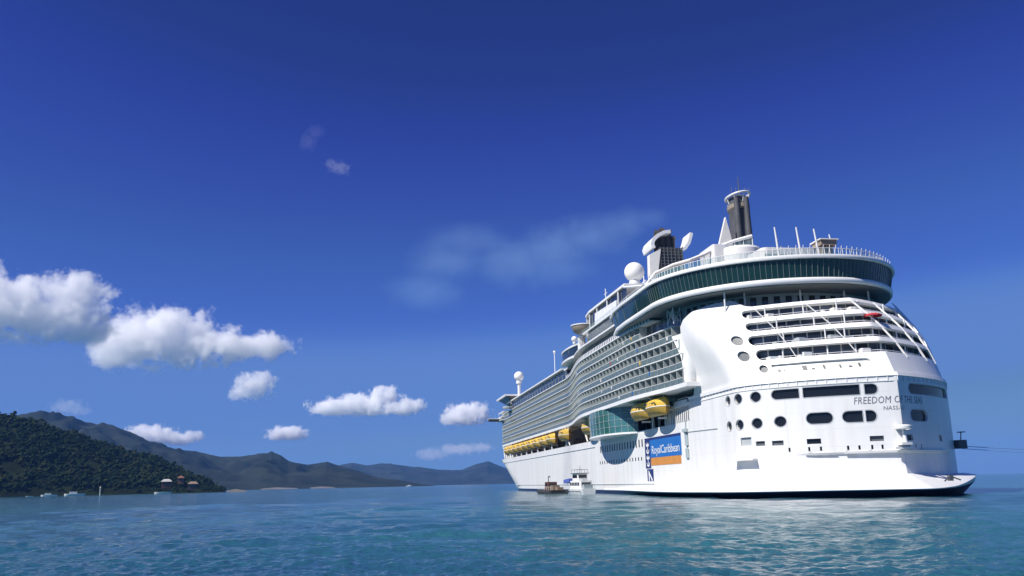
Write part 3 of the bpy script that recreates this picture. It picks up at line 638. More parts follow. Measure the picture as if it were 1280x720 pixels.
wall('cabin_wall', 57, 300, Z0, 35.4, lambda x: np.maximum(Yb(x)-.4, 0), 'cabin2', side=-1)
# one balcony: privacy divider, glass railing with handrail, sliding door; copied along the after decks
def balcony_parts():
    dv = MB(); dv.box(-.06, .06, -1.85, -.05, .01, 2.70); dv.box(1.46, 1.54, -1.84, -1.0, .01, 2.70)
    ra = MB(); ra.box(.08, 2.94, -.06, -.02, .06, 1.08)
    hr = MB(); hr.box(0, 3.0, -.09, .01, 1.08, 1.16)
    do = MB(); do.box(.5, 2.2, -1.88, -1.84, .02, 2.3)
    ch = MB(); ch.rbox(1.2, 1.8, -1.5, -.9, .02, .75, .15, 2)
    return [(dv.mesh('balcony', 'divider')), ra.mesh('glass_railing', 'rail'), hr.mesh('handrail', 'white'), do.mesh('sliding_door', 'glass'), ch.mesh('balcony_chair', 'grey')]
BP = balcony_parts(); count = 0; spots = []
for k in range(5):
    x = XAFT[k]+.6
    while x < 297:
        spots.append((x, k)); x += 3.0
spots.sort(key=lambda s: s[0])
proto = None; rest = {0: MB(), 1: MB(), 2: MB()}
for x, k in spots:
    y0, y1 = float(Yb(x)), float(Yb(x+3.0)); a = math.atan2(y1-y0, 3.0)
    if count < 100:
        if proto is None:
            proto = [link(n_, me, ship if i == 0 else None) for i, (n_, me) in enumerate(zip(('balcony', 'glass_railing', 'handrail', 'sliding_door', 'balcony_chair'), BP))]
            for c_ in proto[1:]: c_.parent = proto[0]
            cur = proto
        else:
            cur = [q.copy() for q in proto]
            for q in cur: COL.objects.link(q)
            cur[0].parent = ship
            for c_ in cur[1:]: c_.parent = cur[0]
        if rng.random() < .16:
            tw = MB(); ty = rng.uniform(.3, 2.2); tw.box(ty, ty+rng.uniform(.4, .7), .0, .03, rng.uniform(.3, .6), 1.2); ob('towel', tw, ('white', 'sign_blue', 'red', 'yellow', 'cream')[int(rng.integers(5))], cur[0])
        cur[0].location = (x, y0, ZK[k]); cur[0].rotation_euler = (0, 0, a); count += 1
    else:
        rm = Matrix.Translation((x, y0, ZK[k])) @ Matrix.Rotation(a, 4, 'Z')
        for i in range(3):
            me = BP[i]; rest[i].add([rm @ v.co for v in me.vertices], [tuple(p.vertices) for p in me.polygons])
fb = ob('forward_balconies', rest[0], 'divider', ship); fb['kind'] = 'stuff'
q = ob('forward_glass_railing', rest[1], 'rail', fb); q['kind'] = 'stuff'; q = ob('forward_handrail', rest[2], 'white', fb); q['kind'] = 'stuff'
# closing wall at the after end of the balconies, curving in to the stern house
for sd in (1,):
    mb = MB(); zs = np.array([Z0-.7, 21.5, 23.3, 26.3, 29.2, 30.4]); xo = np.interp(zs, [Z0-.7]+ZK[:4]+[34.5], [XAFT[0]-1.2]+XAFT[:4]+[XAFT[3]+3])
    ue = np.interp(zs, [p[1] for p in edge_pts[:6]], [p[0] for p in edge_pts[:6]])-.6; inn = shellP(ue, zs); rows = []
    for t in np.linspace(0, 1, 7): rows.append([(xo[i]+(inn[i][0]-xo[i])*t**1.7, float(Yb(xo[i]))+(inn[i][1]-float(Yb(xo[i])))*t, zs[i]) for i in range(len(zs))])
    mb.grid(rows); ob('balcony_end_wall', mb, 'white', ship, smooth=True, angle=60)

# ---- core of the superstructure, lifeboat recess
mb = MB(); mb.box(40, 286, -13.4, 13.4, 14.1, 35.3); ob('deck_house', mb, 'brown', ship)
mb = MB(); mb.box(30, 40.2, -16.5, 16.5, 17.9, 32.0); ob('stern_block', mb, 'wallgrey', ship)
mb = MB()
for x in np.arange(42, 284, 3.6): mb.box(x, x+1.7, 13.38, 13.45, 15.4, 17.3)
obs('recess_window', mb, 'glass', ship)
# covered walkway deck aft of the lifeboats
mb = MB(); mb.box(36.8, 54, 15.4, 19.6, 17.25, 17.75); ob('boat_deck_bridge', mb, 'white', ship)
mb = MB()
for x in np.arange(38.2, 53.5, 1.1): mb.box(x, x+.5, 19.2, 19.3, 14.2, 17.25)
obs('walkway_bar', mb, 'white', ship)
mb = MB(); mb.tube([(50, 19.5, 17.75), (51.5, 23.5, 20.2)], .12, 6); mb.tube([(44, 19.4, 17.75), (44, 19.4, 18.8), (38, 19.4, 18.8)], .06, 5); mb.rbox(39.5, 47, 17.8, 19.4, 17.76, 18.5, .3); ob('deck_gear', mb, 'white', ship)
# glass bay bulging out between the boats
def bay(off=0.0):
    return [(x, 19.2+(5.7+off)*max(0, 1-abs((x-89.0)/17.0)**2.6)**.6) for x in 89.0-17.0*np.cos(np.linspace(0, math.pi, 33))]
mb = MB(); b0, b1 = bay(), bay(-.25); mb.grid([[(x, y, 14.15) for x, y in b1], [(x, y, 20.2) for x, y in b0]]); bay_o = ob('glass_bay', mb, 'bay', ship, smooth=True, angle=60)
mb = MB(); mb.prism(bay(.12), 13.8, 14.2); ob('bay_base', mb, 'white', bay_o)
mb = MB()
for i in range(0, 33, 2): mb.tube([(b1[i][0], b1[i][1]+.03, 14.2), (b0[i][0], b0[i][1]+.03, 20.2)], .06, 4)
for z in (15.7, 17.2, 18.7):
    mb.tube([(x, y*1.002+.02, z) for x, y in bay(-.25+(z-14.2)*.04)], .05, 4)
ob('bay_frame', mb, 'wallgrey', bay_o)
# two rows of small windows in the hull below the bay
mb = MB()
for x in np.arange(62, 108, 2.3): mb.box(x, x+.75, 19.28, 19.33, 10.6, 12.3)
for x in np.arange(70, 108, 2.3): mb.box(x, x+.6, 19.28, 19.325, 7.6, 8.4)
obs('hull_window_row', mb, 'port', hull)
# boat davits
BOATY = [21.5]*2+[20.8]+[19.6]+[18.9]*9
BOATX = [un(px, py, 1, by).x for by, (px, py) in zip(BOATY, ((822, 510), (802, 515), (737, 534), (706.5, 543), (690, 547), (681, 550.5), (672.5, 553), (665, 555), (658.5, 557.5), (652, 560), (646, 562), (640.5, 564), (635.5, 566)))]
for x, by in zip(BOATX, BOATY):
    mb = MB(); mb.plate([(x-.35, 18.75, 14.2), (x-.35, 19.2, 14.2), (x-.35, 19.2, 16.6), (x-.35, 18.9, 16.9)], (1, 0, 0), .75)
    mb.box(x-.3, x+.3, by-1.9, by, 15.5, 15.85); mb.box(x+3.2, x+3.6, 16.2, 16.6, 14.2, 20.1); obs('boat_davit', mb, 'white', ship)
mb = MB()
for xa, xb in ((143, 149), (149, 143), (120, 126)): mb.tube([(xa, 19.3, 14.2), (xb, 19.3, 19.9)], .22, 6)
for x in (112, 114.5, 117, 262, 266, 270, 274, 278, 282): mb.box(x-.25, x+.25, 18.8, 19.2, 14.2, 20.1)
obs('recess_post', mb, 'white', ship)
mb = MB()
for xa in (258, 264, 270, 276, 282): mb.tube([(xa, 19.1, 14.3), (xa+4, 19.1, 20)], .2, 6)
obs('forward_brace', mb, 'white', ship)

# ---- decks above the balconies
slab('promenade_bulwark_deck', 46, 300, 35.2, 35.45, lambda x: Yb(x)+.05, 'white', n=100)
wall('promenade_bulwark', 47, 146, 35.46, 36.35, lambda x: Yb(x), 'dots')
wall('promenade_window', 50, 150, 35.5, 38.5, lambda x: Yb(x)-1.5, 'prom')
slab('upper_deck', 50, 152, 38.45, 38.85, lambda x: Yb(x)+.12-.6*sm((x-135)/15), 'white', n=40)
wall('upper_window', 60, 98, 38.86, 41.7, lambda x: Yb(x)-.5, 'green')
slab('pool_deck', 62, 100, 41.65, 42.05, lambda x: Yb(x)+.1, 'white', n=14)
wall('pool_windscreen', 62, 122, 42.1, 43.2, lambda x: Yb(x)-.4, 'screen')
wall('forward_window', 146, 262, 35.5, 38.9, lambda x: Yb(x)-.6, 'glass')
slab('forward_roof', 150, 272, 38.85, 39.3, lambda x: Yb(x)+.55, 'white', n=40)
mb = MB(); mb.tube([(x, float(Yb(x))-.55, 37.2) for x in np.arange(146, 262, 6)], .09, 4)
for x in np.arange(148, 262, 5.5): mb.box(x, x+.12, float(Yb(x))-.6, float(Yb(x))-.5, 35.5, 38.9)
ob('forward_window_frame', mb, 'grey', ship)
wall('forward_windscreen', 128, 160, 38.9, 41.0, lambda x: Yb(x)-.8, 'screen')
# rounded lookout bay with dark windows above the forward end of the bulge
def dbay(name, x0, x1, y0, out, z0, z1, m_glass, m_rim, parent):
    xc, hw = (x0+x1)/2, (x1-x0)/2; pts = [(xc-hw*math.cos(a), y0+out*math.sin(a)**.7) for a in np.linspace(0, math.pi, 25)]
    g = MB(); g.grid([[(x, y-.15, z0) for x, y in pts], [(x, y-.05, z1) for x, y in pts]]); o = ob(name, g, m_glass, parent, smooth=True, angle=60)
    r_ = MB(); big = [(xc-(hw+.25)*math.cos(a), y0+(out+.25)*math.sin(a)**.7) for a in np.linspace(0, math.pi, 25)]
    r_.prism(big, z1, z1+.5); r_.prism(big, z0-.6, z0); ob('bay_rim', r_, m_rim, o); return o
dbay('lookout_bay', 117, 143, 19.4, 3.0, 39.4, 42.0, 'glass', 'white', ship)
mb = MB(); mb.rbox(116.5, 118.5, 19.6, 21.6, 38.8, 44.2, .4); mb.rbox(112.9, 114.4, 21.4, 22.6, 38.8, 43.6, .3); obs('deck_pillar', mb, 'white', ship)
# cantilevered hot tub: a bowl hanging from the deck edge
mb = MB(); mb.lathe([(0.05, -2.6), (1.8, -2.35), (3.2, -1.4), (3.7, -.2), (3.7, .2), (3.4, .2), (3.2, -.3), (.05, -.3)], (112.5, 20.8, 46.2), 24); ob('hot_tub', mb, 'tan', ship, smooth=True, angle=40)
mb = MB(); mb.lathe([(3.75, .1), (3.95, .2), (3.95, .45), (3.6, .45)], (112.5, 20.8, 46.2), 24); mb.tube([(114, 19.5, 39.2), (114, 19.5, 46)], .35, 8); ob('hot_tub_rim', mb, 'white', ship, smooth=True)
# sports canopy: white roof, dark glass with rounded forward end
cp = [(74, 17.5), (74, 20.2), (108, 20.6), (115, 19.8), (120, 17.2), (122.5, 13), (123, 6)]
cpf = cp+[(123, -6), (122.5, -13), (120, -17.2), (115, -19.8), (108, -20.6), (74, -20.2), (74, -17.5)]
mb = MB(); mb.prism(cpf, 49.3, 49.9); can = ob('canopy_roof', mb, 'white', ship)
mb = MB(); ins = [(x-.4 if x > 110 else x+.3, y*.97) for x, y in cp[1:]]; mb.grid([[(x, y, 43.2) for x, y in ins], [(x, y, 49.3) for x, y in ins]]); ob('canopy_window', mb, 'glass', can, smooth=True, angle=40)
mb = MB()
for x, y in ((80, 20.0), (90, 20.1), (100, 20.2), (108.4, 20.2), (116, 19.0)): mb.box(x, x+.5, y-.1, y+.15, 42, 49.3)
mb.tube([(60, 20.3, 46.0), (74, 20.3, 48.9)], .28, 6); mb.tube([(60, 20.3, 46.0), (52, 19.8, 45.6)], .28, 6); ob('canopy_frame', mb, 'white', can)
mb = MB(); a, b, c, d = un(745, 407, 1, 20.7), un(772, 392, 1, 20.7), un(772, 375, 1, 20.7), un(745, 392, 1, 20.7)
mb.plate([a, b, c, d], (0, 1, 0), .35)
ob('side_panel', mb, 'white', can)
mb = MB()
for k in range(1, 7):
    t = k/7; p0, p1 = a.lerp(b, t), d.lerp(c, t); mb.box(p0.x-.04, p0.x+.04, 21.05, 21.07, p0.z, p1.z)
mb.box(76.5, 112, 20.3, 20.9, a.z-1.4, a.z-1.0)
ob('panel_seam', mb, 'grey', can)

# ---- curved white beam with glass rising to the tower
bp = [Vector((54, 21.5, 44.6)), un(820, 341, 1, 19), un(842, 331, 1, 16.5), un(863, 325, 1, 14), un(880, 318, 1, 11), un(897, 309, 1, 8), un(918, 301, 1, 4.5), un(940, 295, 1, 1)]
mb = MB(); mb.tube(bp, .38, 8); beam = ob('curved_beam', mb, 'white', ship, smooth=True)
mb = MB(); mb.grid([[tuple(p) for p in bp], [(p.x, p.y, 41.3) for p in bp]]); ob('beam_glass', mb, 'screen', beam)
mb = MB()
for p in bp[1:]: mb.tube([p, (p.x, p.y, 41.2)], .1, 6)
for p, q in zip(bp[:-1], bp[1:]):
    mb.tube([(p.lerp(q, .5).x, p.lerp(q, .5).y, p.lerp(q, .5).z), (p.lerp(q, .5).x, p.lerp(q, .5).y, 41.2)], .07, 5)
ob('beam_post', mb, 'steel', beam)

# ---- climbing tower with sail fin
TX_ = 52.0; cyt = -.6
mb = MB(); prof = [(2.7, 41), (2.6, 50), (2.3, 56), (2.1, 60), (2.05, 62.8)]
mb.lathe(prof, (TX_, cyt, 0), 20, sx=1.3); mb.lathe([(.9, 44), (.8, 56), (.6, 64)], (TX_-2.6, cyt+1.5, 0), 12); mb.lathe([(.8, 44), (.7, 56), (.55, 64)], (TX_-3, cyt-.6, 0), 12)
tower = ob('climbing_tower', mb, 'rock', ship, smooth=True, angle=30)
mb = MB(); mb.lathe([(2.1, 61.6), (2.35, 62.0), (2.35, 62.9), (2.1, 63.0)], (TX_, cyt, 0), 24, sx=1.3); ob('tower_collar', mb, 'tan', tower, smooth=True)
mb = MB(); ringp = [(TX_+3.2*math.cos(a), cyt+2.55*math.sin(a), 65.1-.35*math.sin(a)-.2*math.cos(a)) for a in np.linspace(0, 2*math.pi, 33)]; mb.tube(ringp, .26, 8, cap=False)
for k in range(0, 32, 4): mb.tube([ringp[k], (TX_+2.6*math.cos(k*math.pi/16), cyt+2.1*math.sin(k*math.pi/16), 63.2)], .10, 5)
ob('tower_ring', mb, 'white', tower, smooth=True)
mb = MB(); mb.lathe([(2.0, 62.8), (2.05, 64.6), (1.5, 65.0), (.1, 65.1)], (TX_, cyt, 0), 20, sx=1.2)
mb.tube([(TX_, cyt-.5, 65), (TX_, cyt-.5, 69.9)], [.2, .08], 6); mb.tube([(TX_, cyt-.5, 68.6), (TX_, cyt+.3, 68.6)], .06, 5)
for dy in (-2.2, -1.2, 1.0, 2.0): mb.tube([(TX_-1.5, cyt+dy, 64.6), (TX_-1.5, cyt+dy, 66.9)], .05, 4)
ob('tower_top', mb, 'dgrey', tower)
mb = MB(); fin = [un(897, 315, 0, 48), un(917, 312, 0, 48), un(914, 296, 0, 48), un(907, 271, 0, 48)]; mb.plate(fin, (1, 0, 0), .8); ob('tower_fin', mb, 'cream', tower)

# ---- roof houses, posts
mb = MB(); mb.lathe([(4.3, 41), (4.3, 50.2), (4.0, 50.7), (.1, 50.9)], (45, 3.0, 0), 24); mb.lathe([(4.45, 46.3), (4.45, 46.7)], (45, 3.0, 0), 24)
mb.rbox(44, 52, 6.3, 9.5, 41, 51.5, .5); ob('roof_drum', mb, 'white', ship, smooth=True, angle=30)
mb = MB(); mb.rbox(25.5, 33, -3.6, 7.6, 41.08, 45.7, 1.2, 6); ob('roof_house', mb, 'white', ship, smooth=True, angle=30)
mb = MB(); mb.rbox(25.4, 25.46, -3.2, 7.2, 43.3, 44.4, .01, 1)
ob('roof_house_window', mb, 'wallgrey', ship)
mb = MB(); mb.prism([(24.6, -4.0), (28, -4.0), (28, -7.2), (24.6, -7.2)], 46.2, 47.2); mb.box(25.2, 27.6, -6.6, -4.4, 41.08, 46.2); o = ob('lifeguard_cabin', mb, 'tan', ship)
mb = MB(); mb.box(24.3, 28.3, -7.5, -3.7, 47.2, 47.4); mb.tube([(26, -6.8, 47.4), (26, -6.6, 48.7)], .12, 5); ob('cabin_roof', mb, 'white', o)
for (pa, pb) in (((968, 284), (975, 323)), ((995, 284), (1003, 323)), ((1017, 286), (1026, 323))):
    t, b_ = un(*pa, 0, 22.5), un(*pb, 0, 22.5); mb = MB(); b_.z = 41.0; mb.tube([b_, t], [.26, .14], 8); mb.tube([t-Vector((0, 0, 2.5)), t-Vector((0, .5, 2.3))], .06, 4); ob('roof_mast', mb, 'white', ship, smooth=True)
mb = MB()
for y in np.linspace(-19, 9, 24):
    x = 17.2+.028*y*y; mb.tube([(x, y, 41.1), (x-.35, y-.4, 43.9)], .06, 5)
obs('roof_lamp_post', mb, 'steel', ship)
mb = MB()
for k in range(14):
    y = random.uniform(-3, 9); x = random.uniform(20, 24); mb.rbox(x, x+.6, y, y+.7, 41.1, 41.1+random.uniform(1.5, 2.8), .1, 2)
obs('deck_locker', mb, 'grey', ship)

# ---- funnel
FX = 105.0
mb = MB(); mb.prism([(FX-5, 1.6), (FX+5, 1.6), (FX+6, -4.8), (FX-4, -5.4)], 49.9, 66.5); fun = ob('funnel', mb, 'funnel', ship)
mb = MB()
for z in np.arange(58.2, 66.6, .9): mb.box(FX-5.3, FX-5.0, -5.2, 1.5, z, z+.28)
for y in np.linspace(-5.0, 1.4, 7): mb.box(FX-5.45, FX-5.25, y-.1, y+.1, 56, 66.8)
ob('funnel_grille', mb, 'dgrey', fun)
mb = MB()
for y, zt, r_ in ((.6, 72.6, .8), (-1.0, 73.3, .9), (-2.6, 72.4, .85), (-4.2, 71.0, .7), (-3.4, 73.0, .45)):
    mb.tube([(FX, y, 66), (FX-.3, y, zt-1), (FX-1.2, y, zt)], r_, 12)
obs('exhaust_pipe', mb, 'funnel', fun, smooth=True)
mb = MB(); mb.plate([un(813, 349, 0, FX-5.6), un(822, 349, 0, FX-5.6), un(826, 311, 0, FX-5.6), un(812, 318, 0, FX-5.6)], (1, 0, 0), 2.2); ob('funnel_fin', mb, 'cream', fun)
def scoop(path, w, t, nm):
    mb = MB(); P = [Vector(p) for p in path]; L = []; Rr = []; L2 = []; R2 = []
    for i, p in enumerate(P):
        d = (P[min(i+1, len(P)-1)]-P[max(i-1, 0)]).normalized(); nrm = Vector((1, 0, 0)).cross(d).normalized()*t
        L.append(p+Vector((-w, 0, 0))); Rr.append(p+Vector((w, 0, 0))); L2.append(p+nrm+Vector((-w, 0, 0))); R2.append(p+nrm+Vector((w, 0, 0)))
    mb.grid([L, Rr, R2, L2, L]); n_ = len(P)
    for k in (0, n_-1): mb.add([L[k], Rr[k], R2[k], L2[k]], [(0, 1, 2, 3)])
    ob(nm, mb, 'white', fun, smooth=True, angle=40)
scoop([un(810, 315, 0, FX), un(808, 309, 0, FX), un(810, 303, 0, FX), un(816, 297, 0, FX), un(824, 293, 0, FX), un(832, 292, 0, FX)], 4.0, 1.0, 'funnel_wing')
scoop([un(846, 314, 0, FX), un(851, 312, 0, FX), un(855, 306, 0, FX), un(857, 299, 0, FX), un(858, 294, 0, FX)], 3.0, .9, 'funnel_wing')

# ---- radomes
def radome(c, r, zb, nm='radome'):
    mb = MB(); a = np.linspace(-math.pi/2+.35, math.pi/2, 16); mb.lathe([(max(.01, r*math.cos(t)), r*math.sin(t)) for t in a], c, 28); o = ob(nm, mb, 'dome', ship, smooth=True, angle=60)
    mb = MB(); mb.lathe([(.55*r, -1.55*r), (.62*r, -1.2*r), (.5*r, -.85*r)], c, 20); mb.lathe([(.3*r, zb-c[2]), (.34*r, -1.5*r)], c, 12); ob('radome_base', mb, 'white', o, smooth=True, angle=40)
radome((100, 9.2, 59.4), 2.75, 49.9); radome((250, 17.0, 49.2), 2.15, 39.3)
for px, py, X, r_ in ((718, 424, 150, 1.0), (693, 440, 190, .5)):
    q = un(px, py, 0, X); radome((X, q.y, q.z), r_, 39.3)
mb = MB()
for px, py in ((786, 366), (805, 352), (811, 350), (757, 367)):
    q = un(px, py, 1, 12); mb.tube([(q.x, q.y, 49.6), (q.x, q.y, q.z+1.5)], .15, 6); mb.tube([(q.x-1.6, q.y, q.z), (q.x+1.6, q.y, q.z)], .12, 5)
obs('antenna', mb, 'white', ship)

# ---- forward observation visor and bridge wing
def vis(x0, x1, y, z): return [(x0, -y), (x0, y), (x1-4, y), (x1, y-4), (x1, -y+4), (x1-4, -y)]
mb = MB(); v0, v1 = vis(258, 276, 19.0, 0), vis(256, 284, 21.9, 0); mb.grid([[(x, y, 38.2) for x, y in v0+v0[:1]], [(x, y, 41.2) for x, y in v1+v1[:1]]]); vz = ob('observation_window', mb, 'glass', ship)
mb = MB(); mb.prism([(x, y*1.02) for x, y in vis(255.5, 286, 22.2, 0)], 41.2, 41.9); ob('visor_roof', mb, 'white', vz)
mb = MB(); mb.lathe([(.1, -.5), (3.0, -.4), (3.3, .3), (.1, .4)], (262, 19.5, 36.6), 20, sx=1.6); ob('visor_platform', mb, 'white', vz, smooth=True, angle=40)
mb = MB(); mb.box(288, 292, -25.0, 25.6, 32.3, 33.3); wing = ob('bridge_wing', mb, 'dgrey', ship)
mb = MB(); mb.box(287.6, 292.4, -25.3, 25.9, 33.3, 33.6); ob('wing_roof', mb, 'white', wing)
mb = MB()
for k, z in enumerate((36.4, 34.0, 32.4)): mb.box(282, 299-k, -19.5-k*.6, 19.5+k*.6, z, z+.35)
obs('front_platform', mb, 'white', ship)
mb = MB()
for y in np.linspace(-18, 19.6, 9): mb.tube([(296, y, 34.3), (296, y, 36.8)], .08, 5)
ob('front_railing', mb, 'steel', ship)
mb = MB(); mb.rbox(286, 305, -15.5, 15.5, 14.15, 20.2, 3); ob('front_house', mb, 'white', ship, smooth=True, angle=30)

# ---- boarding deck gear near the ring's port edge (white lattice of stairs)
mb = MB(); q = un(838, 392, 1, 22.5)
for k in range(9):
    mb.box(q.x-1.6+k*.35, q.x-1.3+k*.35, 21.2, 22.6, 33.2+k*.28, 33.3+k*.28)
for y in (21.2, 22.6):
    mb.tube([(q.x-1.8, y, 34.0), (q.x+1.6, y, 36.2)], .06, 5); mb.tube([(q.x-1.8, y, 32.6), (q.x-1.8, y, 36)], .09, 5); mb.tube([(q.x+1.6, y, 32.6), (q.x+1.6, y, 36)], .09, 5)
    mb.tube([(q.x-1.8, y, 35.8), (q.x+1.6, y, 33.0)], .06, 5)
ob('deck_stair', mb, 'white', ship)

# ---- stern light bracket, winch platform
mb = MB(); mb.lathe([(.9, 0), (1.25, .15), (1.3, .5), (.7, .7)], (-.5, .2, 9.9), 16); mb.lathe([(.3, -2.0), (.3, 0)], (-.5, .2, 9.9), 10); mb.rbox(-1.0, .3, -.8, 1.2, 7.6, 8.0, .2); mb.rbox(-.6, .1, -1.4, 2.0, 7.0, 7.3, .1)
ob('stern_light', mb, 'white', hull, smooth=True, angle=30)
mb = MB(); mb.rbox(10.6, 12.6, -18.5, -17.0, 7.3, 8.7, .3); mb.tube([(11.6, -18.0, 8.7), (11.6, -18.2, 10.0)], .09, 6); mb.box(11.0, 12.2, -18.6, -17.9, 9.95, 10.1); ob('mooring_winch', mb, 'dgrey', hull)
mb = MB(); mb.tube([(-4, -3, 2.2), (-3.4, -4.3, 2.9), (-4, -5.6, 2.3)], .12, 6); mb.box(-3.8, -3.2, -4.6, -4.0, 2.2, 3.0); ob('skirt_bollard', mb, 'dgrey', ship)

# ---- lettering and hull banner
def text_mesh(txt, size, shear=0.0, sp=1.0):
    cu = bpy.data.curves.new('lettering', 'FONT'); cu.body = txt; cu.size = size; cu.shear = shear; cu.space_character = sp; cu.resolution_u = 2; cu.align_x = 'CENTER'
    o = bpy.data.objects.new('lettering', cu); COL.objects.link(o); dg = bpy.context.evaluated_depsgraph_get(); dg.update()
    ev = o.evaluated_get(dg); me = ev.to_mesh(); v = np.array([tuple(q.co) for q in me.vertices]); f = [tuple(p.vertices) for p in me.polygons]; ev.to_mesh_clear()
    bpy.data.objects.remove(o); bpy.data.curves.remove(cu); return v, f
def hull_text(txt, size, uc, z, m, name, shear=.18, sp=1.05, width=None, off=.02):
    v, f = text_mesh(txt, size, shear, sp); w = v[:, 0].max()-v[:, 0].min(); k = (width/w) if width else 1
    u = uc-(v[:, 0]-(v[:, 0].max()+v[:, 0].min())/2)*k; zz = z+v[:, 1]
    p = hullP(u, zz)+normal_at(u, zz, hullP)*off; mb = MB(); mb.add(p, f); return ob(name, mb, m, hull)
hull_text('FREEDOM OF THE SEAS', 1.55, .1, 14.0, 'letter', 'ship_name', width=12.9)
hull_text('NASSAU', .85, .75, 12.95, 'letter', 'home_port', width=3.4)
uB = lambda X: uX(X)
def flat(name, X0, X1, z0, z1, m, y=19.36, parent=hull):
    mb = MB(); mb.box(X0, X1, y-.05, y, z0, z1); return ob(name, mb, m, parent)
ban = flat('banner', 43.9, 63.6, 7.95, 11.75, 'sign_blue'); flat('banner_top', 43.9, 67.3, 11.75, 12.3, 'sign_navy', parent=ban); flat('banner_stripe', 44.4, 63.4, 6.3, 7.93, 'sign_orange', parent=ban)
flat('banner_column', 63.62, 67.3, 5.75, 11.73, 'sign_navy', parent=ban)
v, f = text_mesh('RoyalCaribbean', 2.6, .12, .95); w = np.ptp(v[:, 0]); mb = MB(); k = 17.6/w
mb.add([(53.7-(p[0]-(v[:, 0].max()+v[:, 0].min())/2)*k, 19.385, 8.75+p[1]*.95) for p in v], f); ob('banner_lettering', mb, 'white', ban)
mb = MB()   # crown and anchor marks
for zc in (10.0, 7.2):
    X = 65.4; Y = 19.365
    mb.add([(X+.9, Y, zc+.5), (X-.9, Y, zc+.5), (X-1.15, Y, zc+1.3), (X-.5, Y, zc+.85), (X, Y, zc+1.45), (X+.5, Y, zc+.85), (X+1.15, Y, zc+1.3)], [(0, 1, 2, 3, 4, 5, 6)])
    mb.box(X-.16, X+.16, Y-.002, Y+.012, zc-1.1, zc+.5)
    ar = [(X+1.1*math.cos(a), zc-.2+.95*math.sin(a)) for a in np.linspace(math.pi, 2*math.pi, 13)]; ai = [(X+.75*math.cos(a), zc-.2+.62*math.sin(a)) for a in np.linspace(math.pi, 2*math.pi, 13)]
    mb.grid([[(x, Y, z) for x, z in ar], [(x, Y, z) for x, z in ai]])
ob('banner_emblem', mb, 'white', ban)
sg = flat('gangway_door', 62.3, 66.5, 3.0, 5.55, 'sign_navy')
mb = MB(); Y = 19.365; mb.add([(65.6, Y, 3.0), (64.9, Y, 3.0), (64.9, Y, 5.0), (65.6, Y, 5.3)], [(0, 1, 2, 3)]); mb.add([(64.9, Y, 4.9), (64.9, Y, 4.3), (63.5, Y, 3.0), (63.0, Y, 3.0), (63.0, Y, 3.4)], [(0, 1, 2, 3, 4)]); ob('door_panel', mb, 'white', sg)
mb = MB(); mb.tube([(40.5, 19.4, 14.4), (40.5, 19.55, 12.6), (40.3, 19.5, 7.3)], .10, 5); mb.rbox(39.6, 41.6, 19.3, 19.9, 12.2, 12.8, .1); mb.rbox(39.8, 41.2, 19.3, 19.6, 9.6, 11.6, .2); mb.rbox(39.8, 41.2, 19.3, 19.6, 7.2, 9.0, .2); ob('boarding_ladder', mb, 'wallgrey', hull)

# ================================================================== LIFEBOATS (hang from the ship: things of their own)
def hull_form(L, Bm, prof, n=21, fine=2.4):
    """closed boat-like body: prof = list of (half-breadth factor, z); length along X"""
    rows = []
    for hb, z in prof:
        r_ = []
        for i in range(n):
            t = -1+2*i/(n-1); r_.append((t*L/2*(.9+.1*hb), hb*Bm/2*max(0, 1-abs(t)**fine)**.6, z))
        rows.append(r_)
    mb = MB(); mb.grid(rows); mb.grid([[(x, -y, z) for x, y, z in r_] for r_ in rows[::-1]])
    return mb
lower = hull_form(10.4, 3.9, [(.05, -1.7), (.5, -1.55), (.85, -.9), (1, -.1), (1.03, .1)]).mesh('lifeboat_hull', 'olive', True, 60)
upper = hull_form(10.2, 3.85, [(1.0, .1), (1.0, .55), (.93, 1.15), (.74, 1.6), (.4, 1.85), (.02, 1.93)]).mesh('canopy', 'yellow', True, 60)
wl = MB()
for s_ in (-1, 1):
    for x in np.linspace(-3.2, 3.2, 6): wl.box(x-.32, x+.32, s_*1.80-.06, s_*1.80+.06, .62, .95)
wl = wl.mesh('window', 'port'); st = hull_form(10.5, 4.02, [(1, -.02), (1, .16)]).mesh('fender', 'cream', True, 60)
def hook_mesh(x):
    hk = MB(); hk.tube([(x, 0, 1.3), (x, 0, 3.0)], .10, 6); return hk.mesh('hook', 'steel')
hk, hk2 = hook_mesh(-3.9), hook_mesh(3.9)
ords = ['first', 'second', 'third', 'fourth', 'fifth', 'sixth', 'seventh', 'eighth', 'ninth']
for i, x in enumerate(BOATX):
    e = empty('lifeboat', toworld(x, BOATY[i], 17.75 if i < 2 else 17.6), R(90)+PSI)
    lab = ('yellow enclosed lifeboat nearest the viewer, with its twin between it and the glass bay' if i == 0 else 'yellow enclosed lifeboat hanging right beside the green glass bay, on its stern side' if i == 1 else
           'lone yellow lifeboat hanging just left of the green glass bay' if i == 2 else 'single yellow lifeboat hanging in a gap between the long row and the glass bay' if i == 3 else
           'yellow lifeboat, %s from the glass bay in the long close row under the balconies' % ords[i-4])
    tag(e, lab, 'lifeboat', 'yellow lifeboats hanging along the ship side')
    for n_, me in (('hull', lower), ('canopy', upper), ('window', wl), ('fender', st), ('hook', hk), ('hook', hk2)): link(n_, me, e)

